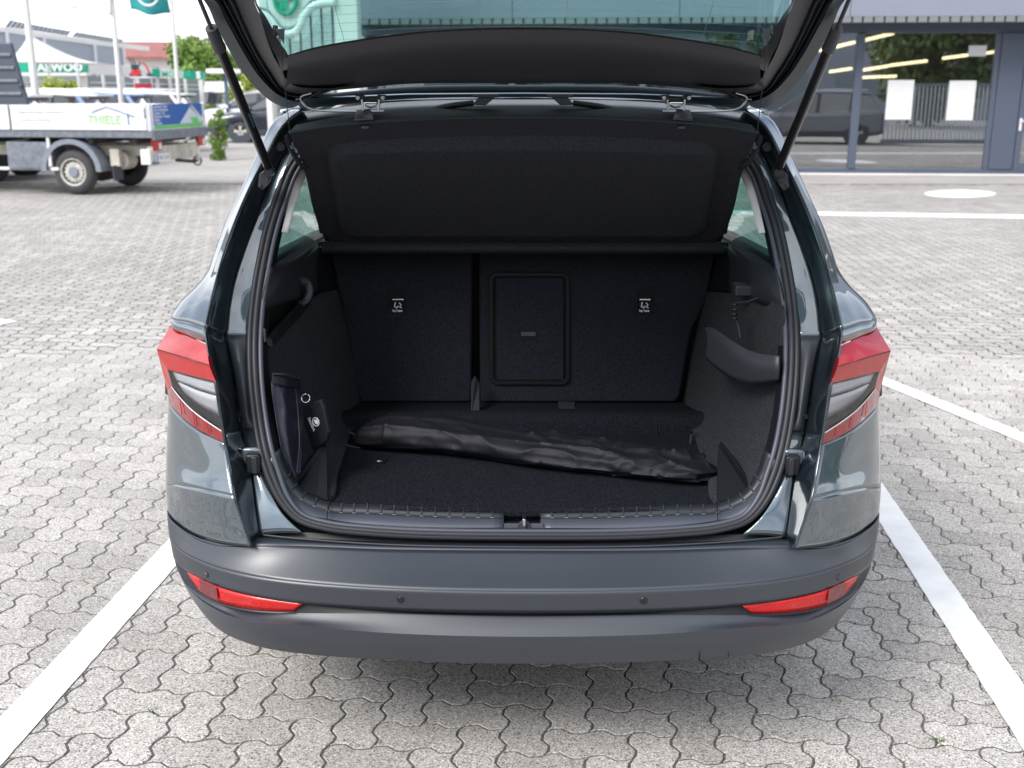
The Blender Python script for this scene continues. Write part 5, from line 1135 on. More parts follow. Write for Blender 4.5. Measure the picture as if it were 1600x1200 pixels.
# ---- generic estate / SUV, built in its own space (+x = nose)
def lerp_rows(rows): return rows
def suv(name, label, loc, rz, paint, roofm=None, group=None, dark=False):
    t = thing(name, label, 'car', loc, rz, group)
    L_, W_ = 4.5, .91
    st = [  # x, floor, sill-half, belt-half, belt z, mid z
        (-2.20, .50, .70, .74, .98), (-2.12, .34, .80, .86, 1.04), (-1.4, .24, .88, .91, 1.03), (-.2, .22, .89, .92, .98), (1.0, .22, .88, .90, .97), (1.7, .26, .86, .86, .92), (2.12, .32, .78, .76, .82), (2.28, .42, .62, .60, .70)]
    rows = []
    for x, zb, hs_, hb, zt_ in st:
        rows.append([V(x, -hs_ * .9, zb), V(x, -hs_, zb + .12), V(x, -hs_ - .015, zb + (zt_ - zb) * .55), V(x, -hb, zt_ - .10), V(x, -hb * .9, zt_), V(x, 0, zt_ + .05), V(x, hb * .9, zt_), V(x, hb, zt_ - .10), V(x, hs_ + .015, zb + (zt_ - zb) * .55), V(x, hs_, zb + .12), V(x, hs_ * .9, zb)])
    body = grid('body', rows, paint, t, nu=3, nv=4, smooth=50)
    gr = MB(); 
    r0 = rows[0]; mk('tail', r0, [tuple(range(11))], paint, t); mk('nose', rows[-1], [tuple(reversed(range(11)))], m_dark, t)
    cab = [[V(-2.10, s * .66, 1.06) for s in (-1, 0, 1)], [V(-1.72, s * .60, 1.54) for s in (-1, 0, 1)], [V(.35, s * .60, 1.56) for s in (-1, 0, 1)], [V(1.42, s * .68, 1.02) for s in (-1, 0, 1)]]
    gv = [V(-2.10, -.74, 1.02), V(-1.74, -.60, 1.52), V(.30, -.62, 1.56), V(1.25, -.74, 1.0)]
    gvr = [V(p.x, -p.y, p.z) for p in gv]
    gw = MB(); gw.add(gv, [(0, 1, 2, 3)]); gw.add(gvr, [(3, 2, 1, 0)]); gw.add([gv[0], gv[1], gvr[1], gvr[0]], [(3, 2, 1, 0)]); gw.add([gv[2], gv[3], gvr[3], gvr[2]], [(3, 2, 1, 0)])
    gw.build('glazing', m_carg, t, smooth=None)
    grid('roof', [[V(-2.0, y * .86, 1.56) for y in (-.62, -.3, 0, .3, .62)], [V(-1.7, y, 1.60 - .05 * abs(y)) for y in (-.64, -.3, 0, .3, .64)], [V(-.6, y, 1.66 - .06 * abs(y)) for y in (-.64, -.3, 0, .3, .64)], [V(.36, y, 1.60 - .05 * abs(y)) for y in (-.63, -.3, 0, .3, .63)]], roofm or paint, t, nu=3, nv=4, smooth=60, solid=.05)
    sp = MB().box((-2.02, 0, 1.545), (.22, 1.14, .045)); sp.build('spoiler', roofm or paint, t, bevel=.01)
    MB().box((-1.98, 0, 1.49), (.10, 1.12, .07)).build('spoiler_underside', m_dark, t)
    for s in (-1, 1):
        for a, b_ in (((-2.10, .73, 1.03), (-1.72, .60, 1.53)), ((-1.1, .80, 1.01), (-1.15, .61, 1.54)), ((-.1, .80, 1.0), (-.15, .62, 1.55)), ((1.25, .72, 1.0), (.33, .60, 1.56))):
            MB().prism([V(a[0] - .05, a[1] * s, a[2]), V(a[0] + .05, a[1] * s, a[2]), V(b_[0] + .05, b_[1] * s, b_[2]), V(b_[0] - .05, b_[1] * s, b_[2])], V(0, .03 * s, 0)).build('window_pillar', paint if abs(a[0]) > 1.2 else m_dark, t, smooth=None)
        MB().tube([V(-1.6, .60 * s, 1.66), V(-.6, .60 * s, 1.69), V(.2, .60 * s, 1.64)], .016, 8).build('roof_rail', m_alu, t)
        MB().box((1.0, .98 * s, 1.06), (.13, .18, .12)).build('wing_mirror', paint, t, bevel=.03)
        MB().box((2.06, .70 * s, .74), (.22, .16, .12)).build('headlight', m_chr, t, bevel=.03)
        MB().box((-2.12, .74 * s, .90), (.16, .14, .16)).build('tail_light', m_refl, t, bevel=.03)
        MB().box((-.2, .915 * s, .33), (2.0, .03, .16)).build('sill', m_dark, t, bevel=.01)
        for wx in (-1.32, 1.36):
            MB().cyl((wx, .80 * s, .35), (wx, .918 * s, .37), .40, n=28).build('wheel_arch', m_dark, t)
            wo = MB().tube([V(wx + .25 * math.cos(a_), .84 * s, .335 + .25 * math.sin(a_)) for a_ in [2 * PI * k / 24 for k in range(24)]], .092, 10, closed=True).build('wheel', m_tyre, t, smooth=60)
            r_ = MB(); r_.cyl((wx, .88 * s, .335), (wx, .91 * s, .335), .20, n=24)
            r_.build('rim', m_void, wo)
            sp_ = MB()
            for k in range(5):
                a_ = 2 * PI * k / 5 + .3; c_ = V(wx, .925 * s, .335); d_ = V(math.cos(a_), 0, math.sin(a_)); e_ = V(-d_.z, 0, d_.x)
                sp_.prism([c_ + d_ * .03 + e_ * .03, c_ + d_ * .21 + e_ * .055, c_ + d_ * .21 - e_ * .055, c_ + d_ * .03 - e_ * .03], V(0, .012 * s, 0))
            sp_.build('spokes', m_rim, wo, smooth=None)
    MB().box((-2.22, 0, .62), (.02, .5, .11)).build('number_plate', m_wht, t)
    return t
m_pblue = mat('pearl_blue_paint', (.25, .36, .62), rough=.3, coat=1); m_pblk = mat('black_blue_paint', (.02, .024, .04), rough=.25, coat=1, metal=.3)
m_pgry = mat('mid_grey_paint', (.20, .215, .24), rough=.3, coat=1, metal=.4)
rowg = 'cars parked in a row behind the flatbed truck'
def rear_at(px, Y): return PY(px, 150, Y).x
for px, Y, p_, r_, lb in ((60, 21.3, m_wht, m_wht, 'white car half hidden by the truck cargo screen, roof and dark rear spoiler showing'),
                          (161, 24.4, m_pblue, m_wht, 'pale blue car with a white roof behind the truck bed nearest the thick flagpole'),
                          (232, 27.6, m_pblue, m_pblue, 'pale blue car with a glossy blue roof behind the middle of the truck bed'),
                          (296, 31.0, m_wht, m_wht, 'white car farthest along the row, its roof behind the blue tailboard print')):
    x = rear_at(px, Y)
    suv('parked_car', lb, (x - 2.1, Y, 0), rad(180 + 3), p_, r_, rowg)
suv('parked_car', 'black car with silver alloy wheels parked beyond the gas strut, nose to the truck', (PY(380, 150, 37).x + 1.36, 37, 0), rad(180 + 6), m_pblk, m_pblk)
suv('parked_car', 'white car parked beyond the black car, only its pale bonnet showing', (PY(352, 150, 43).x + 1.2, 43, 0), rad(180 + 6), m_wht, m_wht)
suv('parked_car', 'silver-grey car far off beside the white garden wall', (PY(300, 150, 52).x, 54, 0), rad(170), m_alu, m_alu)
# stands right of the picture; the showroom glass mirrors it
suv('parked_car', 'grey car mirrored in the showroom glass', (7.6, 8.5, 0), rad(180 + 8), m_pgry, m_pgry)

# ---- flatbed truck
TA = rad(8); tx = PY(235, 205, 17.6)
truck = thing('flatbed_truck', 'white dropside flatbed truck with house logo and green and blue lettering', 'truck', (tx.x, 17.6, 0), rad(180) - TA)
# local: +x forward (to the picture's left), +y = towards the camera's far side is -y
def tb(name, c, s, m_, par=None, bevel=.01): return MB().box(c, s).build(name, m_, par or truck, smooth=None, bevel=bevel)
NS = 1      # near side is +y (after the turn the camera looks at y>=0)
BW = 2.05
tb('bed_floor', (1.9, -BW / 2, .985), (3.9, BW, .07), m_bedg); tb('bed_rail', (1.9, -.02, .985), (3.86, .05, .13), m_bedg)
tb('bed_rail', (-.03, -BW / 2, .96), (.06, BW - .02, .15), m_bedg)
def dropside(nm, L_, m_):
    b = MB(); pr = [(0, 0), (0, .05), (-.014, .06), (-.014, .09), (0, .10), (0, .17), (-.014, .18), (-.014, .21), (0, .22), (0, .29), (-.012, .30), (0, .32), (0, .385)]
    return pr
pr = dropside('', 0, 0)
def side_panel(nm, x0, x1, y, par, m_):
    vs = [V(x, y + a, 1.045 + z) for x in (x0, x1) for a, z in pr]; n = len(pr)
    o = mk(nm, vs, [(i, n + i, n + i + 1, i + 1) for i in range(n - 1)], m_, par); mod_solid(o, .03); return o
ds = side_panel('dropside', .05, 2.35, 0, truck, m_wht); ds2 = side_panel('dropside', 2.39, 3.85, 0, truck, m_wht)
tb('dropside', (1.9, -BW, 1.235), (3.8, .03, .38), m_wht)
tbd = tb('tailboard', (0.0, -BW / 2, 1.24), (.035, BW - .1, .39), m_wht)
for y in (-.02, -BW + .02): tb('corner_post', (0.01, y, 1.235), (.07, .06, .42), m_alu)
tb('corner_latch', (.06, .025, 1.30), (.02, .02, .16), m_dark)
# print on the tailboard, flat on the board
Bt = basis((-.0185, -.10, 1.05), (0, -1, 0), (0, 0, 1))       # x to the picture's right, y up
def flat(nm, pts, m_, B, par, th=.002): 
    n_ = B.to_3x3() @ V(0, 0, 1); return MB().prism([B @ V(x, y, .001) for x, y in pts], n_ * th).build(nm, m_, par, smooth=None)
flat('print_panel', [(0, .06), (1.84, .06), (1.84, .39), (0, .39)], m_blue, Bt, tbd)
flat('print_band', [(0, .0), (1.84, .0), (1.84, .055), (0, .055)], m_lime, Bt, tbd)
B2 = basis(Bt @ V(0, 0, .003), (0, -1, 0), (0, 0, 1))
flat('print_gable', [(.92, .065), (1.42, .37), (1.80, .10), (1.80, .065)], m_pink, B2, tbd)
flat('print_roof', [(1.36, .31), (1.42, .375), (1.84, .13), (1.84, .09)], m_wht, B2, tbd)
B3 = basis(Bt @ V(0, 0, .006), (0, -1, 0), (0, 0, 1))
flat('print_gable_base', [(1.42, .07), (1.7, .07), (1.6, .16), (1.34, .16)], m_lime, B3, tbd)
for k, s_ in enumerate(('Bauelemente · Fenster', 'Dach- und Fassadenbau', 'Haustüren · Tore', 'Wintergärten · Vordächer', 'Rollläden', 'Trockenbau')):
    text('print_lettering', s_, .052, m_wht, basis(B2 @ V(.03, .335 - .052 * k, 0), (0, -1, 0), (0, 0, 1)), tbd, bold=.001)
# lettering on the side
Bs = lambda x, z: basis((x, .034, z), (-1, 0, 0), (0, 0, 1))
text('side_lettering', 'THIELE', .19, mat('print_lime', (.30, .62, .22), rough=.4), Bs(1.03, 1.14), ds, xs=.98)
for P_ in ([(.95, 1.31), (.70, 1.40), (.24, 1.25)], [(.34, 1.30), (.34, 1.12)]):
    MB().tube([V(x, .034, z) for x, z in P_], .008, 6).build('house_logo', mat('print_steel_blue', (.03, .16, .34), rough=.4), ds)
for x, z, s_ in ((2.22, 1.30, 'Fachgerechte Montage von Bauelementen'), (2.22, 1.18, 'Innenausbau aus Meisterhand'), (2.9, 1.24, 'Telefon')):
    text('side_lettering', s_, .052, m_arch, Bs(x, z), ds if x < 2.3 else ds2, xs=.9)
# dark ribbed cargo screen behind the cab
scp = [V(2.05, -.12, 1.05), V(2.30, -.12, 2.38), V(3.7, -.12, 2.38), V(3.7, -.12, 1.05)]
sc_ = MB().prism(scp, V(0, -.08, 0)).build('cargo_box', mat('screen_slate', (.07, .085, .115), rough=.6), truck, smooth=None, bevel=.02)
for k in range(6):
    z = 1.2 + .2 * k; x0 = 2.09 + .25 * (z - 1.05) / 1.37
    tb('rib', ((x0 + 3.68) / 2, -.105, z), (3.66 - x0, .03, .05), m_bedg, sc_)
tb('edge_post', (2.19, -.10, 1.72), (.07, .05, .05), m_dark, sc_)
tb('frame_rail', (2.2, -.55, .70), (4.2, .09, .17), m_beige); tb('frame_rail', (2.2, -BW + .55, .70), (4.2, .09, .17), m_beige)
for x in (.35, 1.1, 2.2, 3.0): tb('cross_member', (x, -BW / 2, .88), (.08, BW - .2, .12), m_und)
tb('rear_beam', (.10, -BW / 2 + .05, .66), (.09, BW - .35, .24), m_beige)
tb('bumper_end', (.16, -.10, .62), (.16, .06, .24), m_wht); tb('bumper_end', (.12, -BW + .15, .64), (.10, .10, .18), m_wht)
for y in (-.28, -BW + .10):
    lm = tb('tail_light', (.06, y - .02, .80), (.06, .30, .18), m_refl, bevel=.02); tb('light_lens', (.026, y - .07, .78), (.01, .09, .10), m_wht, lm)
pl_ = tb('number_plate', (.03, -.42, .60), (.02, .50, .13), m_wht); tb('plate_band', (.018, -.195, .60), (.008, .04, .12), m_blue, pl_)
text('plate_lettering', 'THL·T 214', .085, m_dark, basis((.018, -.24, .57), (0, -1, 0), (0, 0, 1)), pl_)
MB().tube([(.1, -BW / 2, .52), (-.20, -BW / 2, .50), (-.30, -BW / 2, .52)], .03, 10).build('tow_bar', m_und, truck); MB().cyl((-.30, -BW / 2, .50), (-.30, -BW / 2, .62), .03).build('tow_ball', m_steel, truck)
MB().tube([(-.22 + .07 * math.cos(t), -BW / 2 - .14, .50 + .07 * math.sin(t)) for t in [2 * PI * k / 16 for k in range(16)]], .014, 8, closed=True).build('tow_ring', m_und, truck)
MB().cyl((.72, -.30, .55), (.72, -.62, .55), .15, n=18).build('spring_seat', m_beige, truck); tb('bracket', (.74, -.22, .60), (.16, .10, .28), m_beige)
tb('mud_flap', (.72, -.20, .36), (.03, .30, .24), m_dark)
tb('axle', (1.42, -BW / 2, .36), (.12, 1.7, .12), m_und); MB().cyl((1.42, -BW / 2 - .12, .36), (1.42, -BW / 2 + .12, .36), .2).build('differential', m_und, truck)
for wx in (1.42, 4.9):
    for y in (-.16, -BW + .16):
        s_ = 1 if y > -1 else -1
        wo = MB().tube([V(wx + .258 * math.cos(a_), y, .37 + .258 * math.sin(a_)) for a_ in [2 * PI * k / 32 for k in range(32)]], .112, 12, closed=True).build('wheel', m_tyre, truck, smooth=60)
        MB().tube([V(wx + .215 * math.cos(a_), y + .085 * s_, .37 + .215 * math.sin(a_)) for a_ in [2 * PI * k / 32 for k in range(32)]], .022, 8, closed=True).build('rim', m_rim, wo, smooth=60)
        MB().cyl((wx, y + .02 * s_, .37), (wx, y + .04 * s_, .37), .21, n=28).build('rim_well', m_void, wo)
        MB().cyl((wx, y + .03 * s_, .37), (wx, y + .075 * s_, .37), .155, n=28).build('rim_disc', m_rim, wo, bevel=.01)
        MB().cyl((wx, y + .07 * s_, .37), (wx, y + .11 * s_, .37), .085, n=20).build('hub', m_arch, wo, bevel=.01)
        spk = MB()
        for k in range(16):
            a_ = 2 * PI * k / 16; d_ = V(math.cos(a_), 0, math.sin(a_)); e_ = V(-d_.z, 0, d_.x); c_ = V(wx, y + .05 * s_, .37)
            spk.prism([c_ + d_ * .15 + e_ * .014, c_ + d_ * .205 + e_ * .018, c_ + d_ * .205 - e_ * .018, c_ + d_ * .15 - e_ * .014], V(0, .02 * s_, 0))
        spk.build('rim_spokes', m_rim, wo, smooth=None)
for y in (0, -BW + .34):
    ar = [V(1.42 + .52 * math.cos(a_), y, .40 + .50 * math.sin(a_)) for a_ in [PI * k / 14 * 1.02 - .03 for k in range(15)]]; ai = [V(1.42 + .43 * math.cos(a_), y, .40 + .42 * math.sin(a_)) for a_ in [PI * k / 14 * 1.02 - .03 for k in range(15)]]
    n_ = 15
    b = MB(); b.add(ar + ai + [p + V(0, -.34, 0) for p in ar], [(i, i + 1, n_ + i + 1, n_ + i) for i in range(n_ - 1)] + [(i, 2 * n_ + i, 2 * n_ + i + 1, i + 1) for i in range(n_ - 1)])
    b.build('mudguard', m_arch, truck, smooth=50)
tb('tool_box', (2.15, -.25, .62), (.75, .45, .45), m_bedg); tb('box_bracket', (1.78, -.03, .70), (.05, .04, .48), m_cast); tb('side_guard', (2.6, -.05, .42), (1.9, .05, .05), m_cast)
# cab (mostly beyond the picture's edge)
cbp = [V(3.95, 0, .5), V(3.95, 0, 2.3), V(5.1, 0, 2.3), V(5.6, 0, 1.45), V(6.1, 0, 1.15), V(6.2, 0, .5)]
MB().prism(cbp, V(0, -BW + .1, 0)).build('cab', m_wht, truck, smooth=None, bevel=.05, seg=3)
MB().prism([V(4.2, .012, 1.4), V(4.2, .012, 2.1), V(4.95, .012, 2.1), V(5.35, .012, 1.4)], V(0, .01, 0)).build('cab_window', m_dark, truck, smooth=None)

# ---- flagpoles and flags
def pole(px, Y, dia, lab, hgt=9):
    x = PY(px, 120, Y).x
    t = thing('flagpole', lab, 'flagpole', (x, Y, 0), group='white flagpoles behind the parked cars')
    MB().cyl((0, 0, .1), (0, 0, hgt), dia / 2, dia / 2 * .7, 16).build('mast', m_cast, t); MB().cyl((0, 0, 0), (0, 0, .12), .14, n=16).build('foot', m_alu, t)
    MB().cyl((0, 0, hgt - .02), (0, 0, hgt + .05), dia * .5, dia * .2, 12).build('cap', m_alu, t)
    return x
pole(53, 22.9, .15, 'thickest white flagpole, crossing the green lettered sign'); xb = pole(186, 26.2, .12, 'white flagpole between the grey hall and the red tiled roof'); xc = pole(277, 29.4, .11, 'white flagpole carrying the teal flag, nearest the leafy tree')
def flag(name, lab, Y, pts, mt):
    """cloth hanging from its pole; pts = corner pixels tl tr br bl"""
    a, b_, c_, d_ = [PY(x, y, Y) for x, y in pts]; n = 16; vs = []
    for j in range(n + 1):
        for i in range(n + 1):
            u, v = i / n, j / n; p = a.lerp(b_, u).lerp(d_.lerp(c_, u), v)
            vs.append(p + V(0, .10 * math.sin(u * 8 + v * 2), .03 * math.sin(u * 6)))
    o = mk(name, vs, [(j * (n + 1) + i, j * (n + 1) + i + 1, (j + 1) * (n + 1) + i + 1, (j + 1) * (n + 1) + i) for j in range(n) for i in range(n)], mt, None, 80)
    tag(o, lab, 'flag'); mod_solid(o, .004); return o, (a, b_, c_, d_)
m_teal = mat('flag_teal', (.02, .26, .27), rough=.8); m_tealp = mat('flag_pale', (.88, .89, .92), rough=.8)
tr_ = thing('flag', 'teal flag with white round emblem hanging at the top edge', 'flag', tuple(PY(262, 0, 29.4)), world=True)
def fsheet(nm, corners, mt, par, Y, dy=0):
    a, b_, c_, d_ = [PY(x, y, Y) for x, y in corners]; n = 18; vs = []
    for j in range(n + 1):
        for i in range(n + 1):
            u, v = i / n, j / n; p = a.lerp(b_, u).lerp(d_.lerp(c_, u), v); vs.append(p + V(0, .09 * math.sin(p.x * 5 + v * 2) + dy, .05 * math.sin(u * 7 + 1)))
    o = mk(nm, vs, [(j * (n + 1) + i, j * (n + 1) + i + 1, (j + 1) * (n + 1) + i + 1, (j + 1) * (n + 1) + i) for j in range(n) for i in range(n)], mt, par, 80); mod_solid(o, .004); return o
fsheet('flag_cloth', ((188, -70), (252, -66), (266, 24), (203, 17)), m_teal, tr_, 29.4)
cE = PY(232, -8, 29.25)
MB().tube([cE + V(.26 * math.cos(t), -.06, .26 * math.sin(t)) for t in [2 * PI * k / 24 for k in range(24)]], .03, 6, closed=True).build('flag_emblem', m_wht, tr_)
MB().box(cE + V(0, -.06, 0), (.22, .02, .2)).build('emblem_wing', m_wht, tr_)
tp_ = thing('flag', 'very pale flag almost lost against the white sky', 'flag', tuple(PY(170, 0, 26.2)), world=True)
fsheet('flag_cloth', ((104, -70), (172, -66), (176, 28), (110, 16)), m_tealp, tp_, 26.2)

# ---- dealership with the green lettered sign band
DY = 46
def D(px, py, Y=DY): return PY(px, py, Y)
dl = thing('dealership_building', 'low dealership building with green band lettered DAEWOO', 'building', tuple(V(D(180, 120).x, DY, 0)), world=True)
def quad_slab(name, pts, Ys, depth, mt, par):
    P_ = [PY(x, y, Yy) for (x, y), Yy in zip(pts, Ys)]; return MB().prism(P_, V(.0, depth, 0)).build(name, mt, par, smooth=None)
quad_slab('sign_band', [(27, 97), (133, 97), (133, 113), (27, 113)], (46, 46, 46, 46), .4, m_green, dl)
quad_slab('roof_band', [(20, 113.5), (135, 113.5), (135, 118), (20, 118)], (46, 46, 46, 46), .6, m_cast, dl)
quad_slab('roof_band', [(133.5, 97), (238, 106), (238, 121), (133.5, 115)], (46.2, 50, 50, 46.2), .5, m_cast, dl)
quad_slab('sign_band', [(238, 107), (249.5, 108), (249.5, 120.5), (238, 120)], (50, 50.2, 50.2, 50), .4, m_green, dl)
quad_slab('sign_band', [(250, 108), (286.5, 110), (286.5, 122), (250, 121)], (50.2, 51, 51, 50.2), .4, m_cast, dl)
quad_slab('sign_band', [(287, 110), (317, 112), (317, 124.5), (287, 123)], (51, 52, 52, 51), .4, m_green, dl)
text('sign_lettering', 'DAEWOO', .43, m_wht, basis(PY(45, 111, 45.95), (1, 0, 0), (0, 0, 1)), dl, bold=.012, extrude=.01, xs=1.12)
text('sign_lettering', 'S', .40, m_wht, basis(PY(307, 122, 51.4), (1, 0, 0), (0, 0, 1)), dl, bold=.02, extrude=.01)
text('sign_lettering', 'MOTOR', .36, m_green, basis(PY(253, 120, 50.1), (1, 0, 0), (0, 0, 1)), dl, bold=.004, extrude=.01)
m_dg = mat('far_glass', (.28, .32, .35), rough=.2)
quad_slab('glass_front', [(25, 118), (135, 118), (135, 175), (25, 175)], (47, 47, 47, 47), .1, m_dg, dl)
quad_slab('glass_front', [(135, 118), (318, 124), (318, 172), (135, 175)], (47.2, 53, 53, 47.2), .1, m_dg, dl)
for x, w_ in ((31, 6), (79, 4), (130, 12), (162, 3), (192, 3), (216, 3), (246, 4), (266, 3), (290, 3), (314, 5)):
    Yp = 46.7 if x < 134 else 46.9 + (x - 135) * .032; a = PY(x - w_ / 2, 117 + (x > 240) * 4, Yp); b_ = PY(x + w_ / 2, 117, Yp)
    MB().box(((a.x + b_.x) / 2, Yp - .1, a.z / 2), (b_.x - a.x, .2, a.z)).build('post', m_cast, dl)
for y in (127, 134):
    quad_slab('transom', [(33, y), (128, y), (128, y + 2), (33, y + 2)], (46.8,) * 4, .05, m_cast, dl)
    quad_slab('transom', [(140, y + 1), (312, y + 5), (312, y + 6.5), (140, y + 3)], (47.0, 52.6, 52.6, 47.0), .05, m_cast, dl)
# grey hall with roof-top panels
hall = thing('grey_hall', 'long grey industrial hall with solar panels along its roof edge', 'building', tuple(V(PY(90, 80, 62).x, 62, 0)), world=True)
m_hall = mat('hall_cladding', (.33, .36, .42), rough=.6)
pxs = [-60, 10, 68, 147, 192]; tops = [38, 46, 55, 66, 71]; YY = [58, 60, 62, 66, 68.5]
for i in range(4):
    a, b_ = PY(pxs[i], tops[i], YY[i]), PY(pxs[i + 1], tops[i + 1], YY[i + 1])
    MB().prism([V(a.x + .04, a.y, 0), V(b_.x - .04, b_.y, 0), V(b_.x - .04, b_.y, b_.z), V(a.x + .04, a.y, a.z)], V(0, .3, 0)).build('wall_panel', m_hall, hall, smooth=None)
    MB().prism([V(a.x, a.y - .2, a.z - .15), V(b_.x, b_.y - .2, b_.z - .15), V(b_.x, b_.y - .2, b_.z + .12), V(a.x, a.y - .2, a.z + .12)], V(0, 5, 0)).build('roof_edge', m_cast, hall, smooth=None)
    MB().cyl(V(b_.x, b_.y - .05, 0), V(b_.x, b_.y - .05, b_.z), .12, n=8).build('downpipe', m_alu, hall)
m_sol = mat('solar_panel', (.12, .14, .16), rough=.35)
for i in range(26):
    f_ = i / 26; x = 4 + 182 * f_; tp = 46 + (71 - 46) * (f_ ** .9) - 1; Y = 60.5 + 8 * f_
    if 95 < x < 104: continue
    a = PY(x, tp, Y); b_ = PY(x + 6.4, tp + .9, Y + .3); h_ = .38 - .16 * f_
    o = MB().prism([a + V(0, .3, .1), b_ + V(0, .3, .1), b_ + V(0, 1.0, .1 + h_), a + V(0, 1.0, .1 + h_)], V(0, .04, .03)); o.build('solar_panel', m_sol, hall, smooth=None)
# tent
tent = thing('white_tent', 'white pyramid tent standing before the grey hall', 'tent', tuple(V(PY(50, 90, 40).x, 42, 0)), world=True)
tpk = PY(46, 54, 42); c1, c2 = PY(-10, 96, 40), PY(120, 97, 40); c3, c4 = V(c2.x, 44.5, c2.z), V(c1.x, 44.5, c1.z)
def sag(a, b_, k=.30): return [a.lerp(b_, t) - V(0, 0, k * math.sin(PI * t)) for t in [i / 8 for i in range(9)]]
for A_, B_2 in ((c1, c2), (c2, c3), (c3, c4), (c4, c1)):
    e1, e2 = sag(tpk, A_), sag(tpk, B_2); n_ = 9
    mk('canopy', e1 + e2, [(i, i + 1, n_ + i + 1, n_ + i) for i in range(8)], m_cast, tent, 60)
for c_ in (c1, c2, c3, c4): MB().cyl((c_.x, c_.y, 0), c_, .05, n=8).build('leg', m_alu, tent)
# red roofed house
rh = thing('red_roofed_house', 'long white building with red tiled roof far behind the flagpoles', 'building', tuple(V(PY(240, 100, 75).x, 75, 0)), world=True)
m_tile = mat('roof_tile_red', (.30, .115, .10), rough=.8, var=(1.5, .15))
a, b_ = PY(186, 88, 75), PY(330, 90, 75); c_, d_ = PY(330, 66, 82), PY(186, 65, 82)
MB().prism([a, b_, c_, d_], V(0, .0, -.15)).build('roof', m_tile, rh, smooth=None)
MB().prism([V(a.x, 75.6, 0), V(b_.x, 75.6, 0), V(b_.x, 75.6, b_.z + .05), V(a.x, 75.6, a.z + .05)], V(0, 12, 0)).build('wall', m_cast, rh, smooth=None)
for i in range(5):
    x = a.x + 2 + i * 1.6; MB().box((x, 75.55, a.z - 1.1), (.7, .1, .8)).build('window', m_dg, rh)
MB().box((PY(300, 80, 78).x, 79, PY(300, 70, 79).z), (.5, .5, 1.1)).build('chimney', m_tile, rh)
# red machine on its advert stand
ad_ = thing('sign_stand', 'red and white advert panel on a steel frame', 'sign', tuple(V(PY(224, 130, 36).x, 36, 0)), world=True)
x0_, x1_ = PY(211, 130, 36).x, PY(237, 130, 36).x; zt_ = PY(224, 121, 36).z; zs = PY(224, 131, 36).z
for x in (x0_, x1_): MB().box((x, 36, zt_ / 2), (.06, .06, zt_)).build('post', m_alu, ad_)
MB().box(((x0_ + x1_) / 2, 36, zt_), (x1_ - x0_ + .1, .6, .05)).build('shelf', m_alu, ad_)
pn = MB().box(((x0_ + x1_) / 2, 35.95, zs - .32), (x1_ - x0_, .05, .66)).build('panel', mat('advert_red', (.5, .02, .06), rough=.5), ad_)
MB().cyl(((x0_ + x1_) / 2, 35.92, zs - .36), ((x0_ + x1_) / 2, 35.90, zs - .36), .23, n=24).build('roundel', m_wht, pn)
tl_ = thing('garden_tiller', 'red garden tiller with black handlebars mounted on top of the advert stand', 'machine', tuple(V((x0_ + x1_) / 2, 36, zt_)), world=True)
m_mred = mat('machine_red', (.55, .02, .03), rough=.4)
def M2(px, py): return PY(px, py, 36)
MB().box(M2(213, 114), (.26, .3, .20)).build('engine', m_mred, tl_, bevel=.03); MB().box(M2(211, 105), (.20, .24, .16)).build('engine_cover', m_dark, tl_, bevel=.02)
for y_ in (-.15, .15):
    MB().tube([M2(214, 112) + V(0, y_, 0), M2(209, 100) + V(0, y_, 0), M2(203, 90) + V(0, y_, 0)], .022, 8).build('handlebar', m_dark, tl_)
MB().tube([M2(222, 98), M2(227, 101), M2(231, 108), M2(235, 118)], .03, 8).build('frame_tube', m_mred, tl_); MB().tube([M2(214, 104), M2(219, 100), M2(217, 96)], .02, 8).build('lever', m_dark, tl_)
for px in (207, 216, 234):
    c_ = M2(px, 118); MB().cyl(c_ + V(0, -.05, 0), c_ + V(0, .05, 0), .09, n=14).build('tine_wheel', m_dark, tl_)
# lamp-like white canopy on a dark post, white post by the tailgate, garden wall
cn = thing('canopy_sign', 'white elongated canopy head on a slim dark post', 'sign', tuple(V(PY(352, 130, 42).x, 42, 0)), world=True)
a, b_ = PY(326, 111.5, 42), PY(372, 111.5, 42)
MB().box(((a.x + b_.x) / 2, 42, a.z), (b_.x - a.x, .8, .17)).build('head', m_wht, cn, bevel=.04); MB().box((PY(353, 130, 42).x, 42, PY(353, 114, 42).z / 2), (.11, .11, PY(353, 114, 42).z)).build('post', mat('post_blue', (.06, .10, .2), rough=.5), cn)
gw_ = tag(MB().box((PY(330, 150, 60).x, 60, .9), (16, .2, PY(330, 130, 60).z * 1.0)).build('garden_wall', m_cast, None), 'long white wall beyond the parked cars, below the leafy tree', 'wall')
gw_.location.z = .2

# ---- trees and shrubs: trunk, limbs, and thousands of leaf faces
def leafmat(name, c1, c2):
    m = bpy.data.materials.new(name); m.use_nodes = True; t = m.node_tree; b = t.nodes['Principled BSDF']
    g = t.nodes.new('ShaderNodeNewGeometry'); r = t.nodes.new('ShaderNodeMix'); r.data_type = 'RGBA'
    r.inputs[6].default_value = (*c1, 1); r.inputs[7].default_value = (*c2, 1); t.links.new(g.outputs['Random Per Island'], r.inputs[0]); t.links.new(r.outputs[2], b.inputs['Base Color'])
    b.inputs['Roughness'].default_value = .6; b.inputs['Transmission Weight'].default_value = 0; b.inputs['Subsurface Weight'].default_value = 0
    return m
m_leaf = leafmat('leaf_green', (.10, .19, .03), (.22, .34, .07)); m_leafy = leafmat('leaf_yellow', (.25, .34, .04), (.42, .48, .07)); m_leafd = leafmat('leaf_dark', (.06, .11, .03), (.16, .21, .06))
m_bark = mat('bark', (.10, .075, .055), rough=.9, bump=(20, .6, .02))
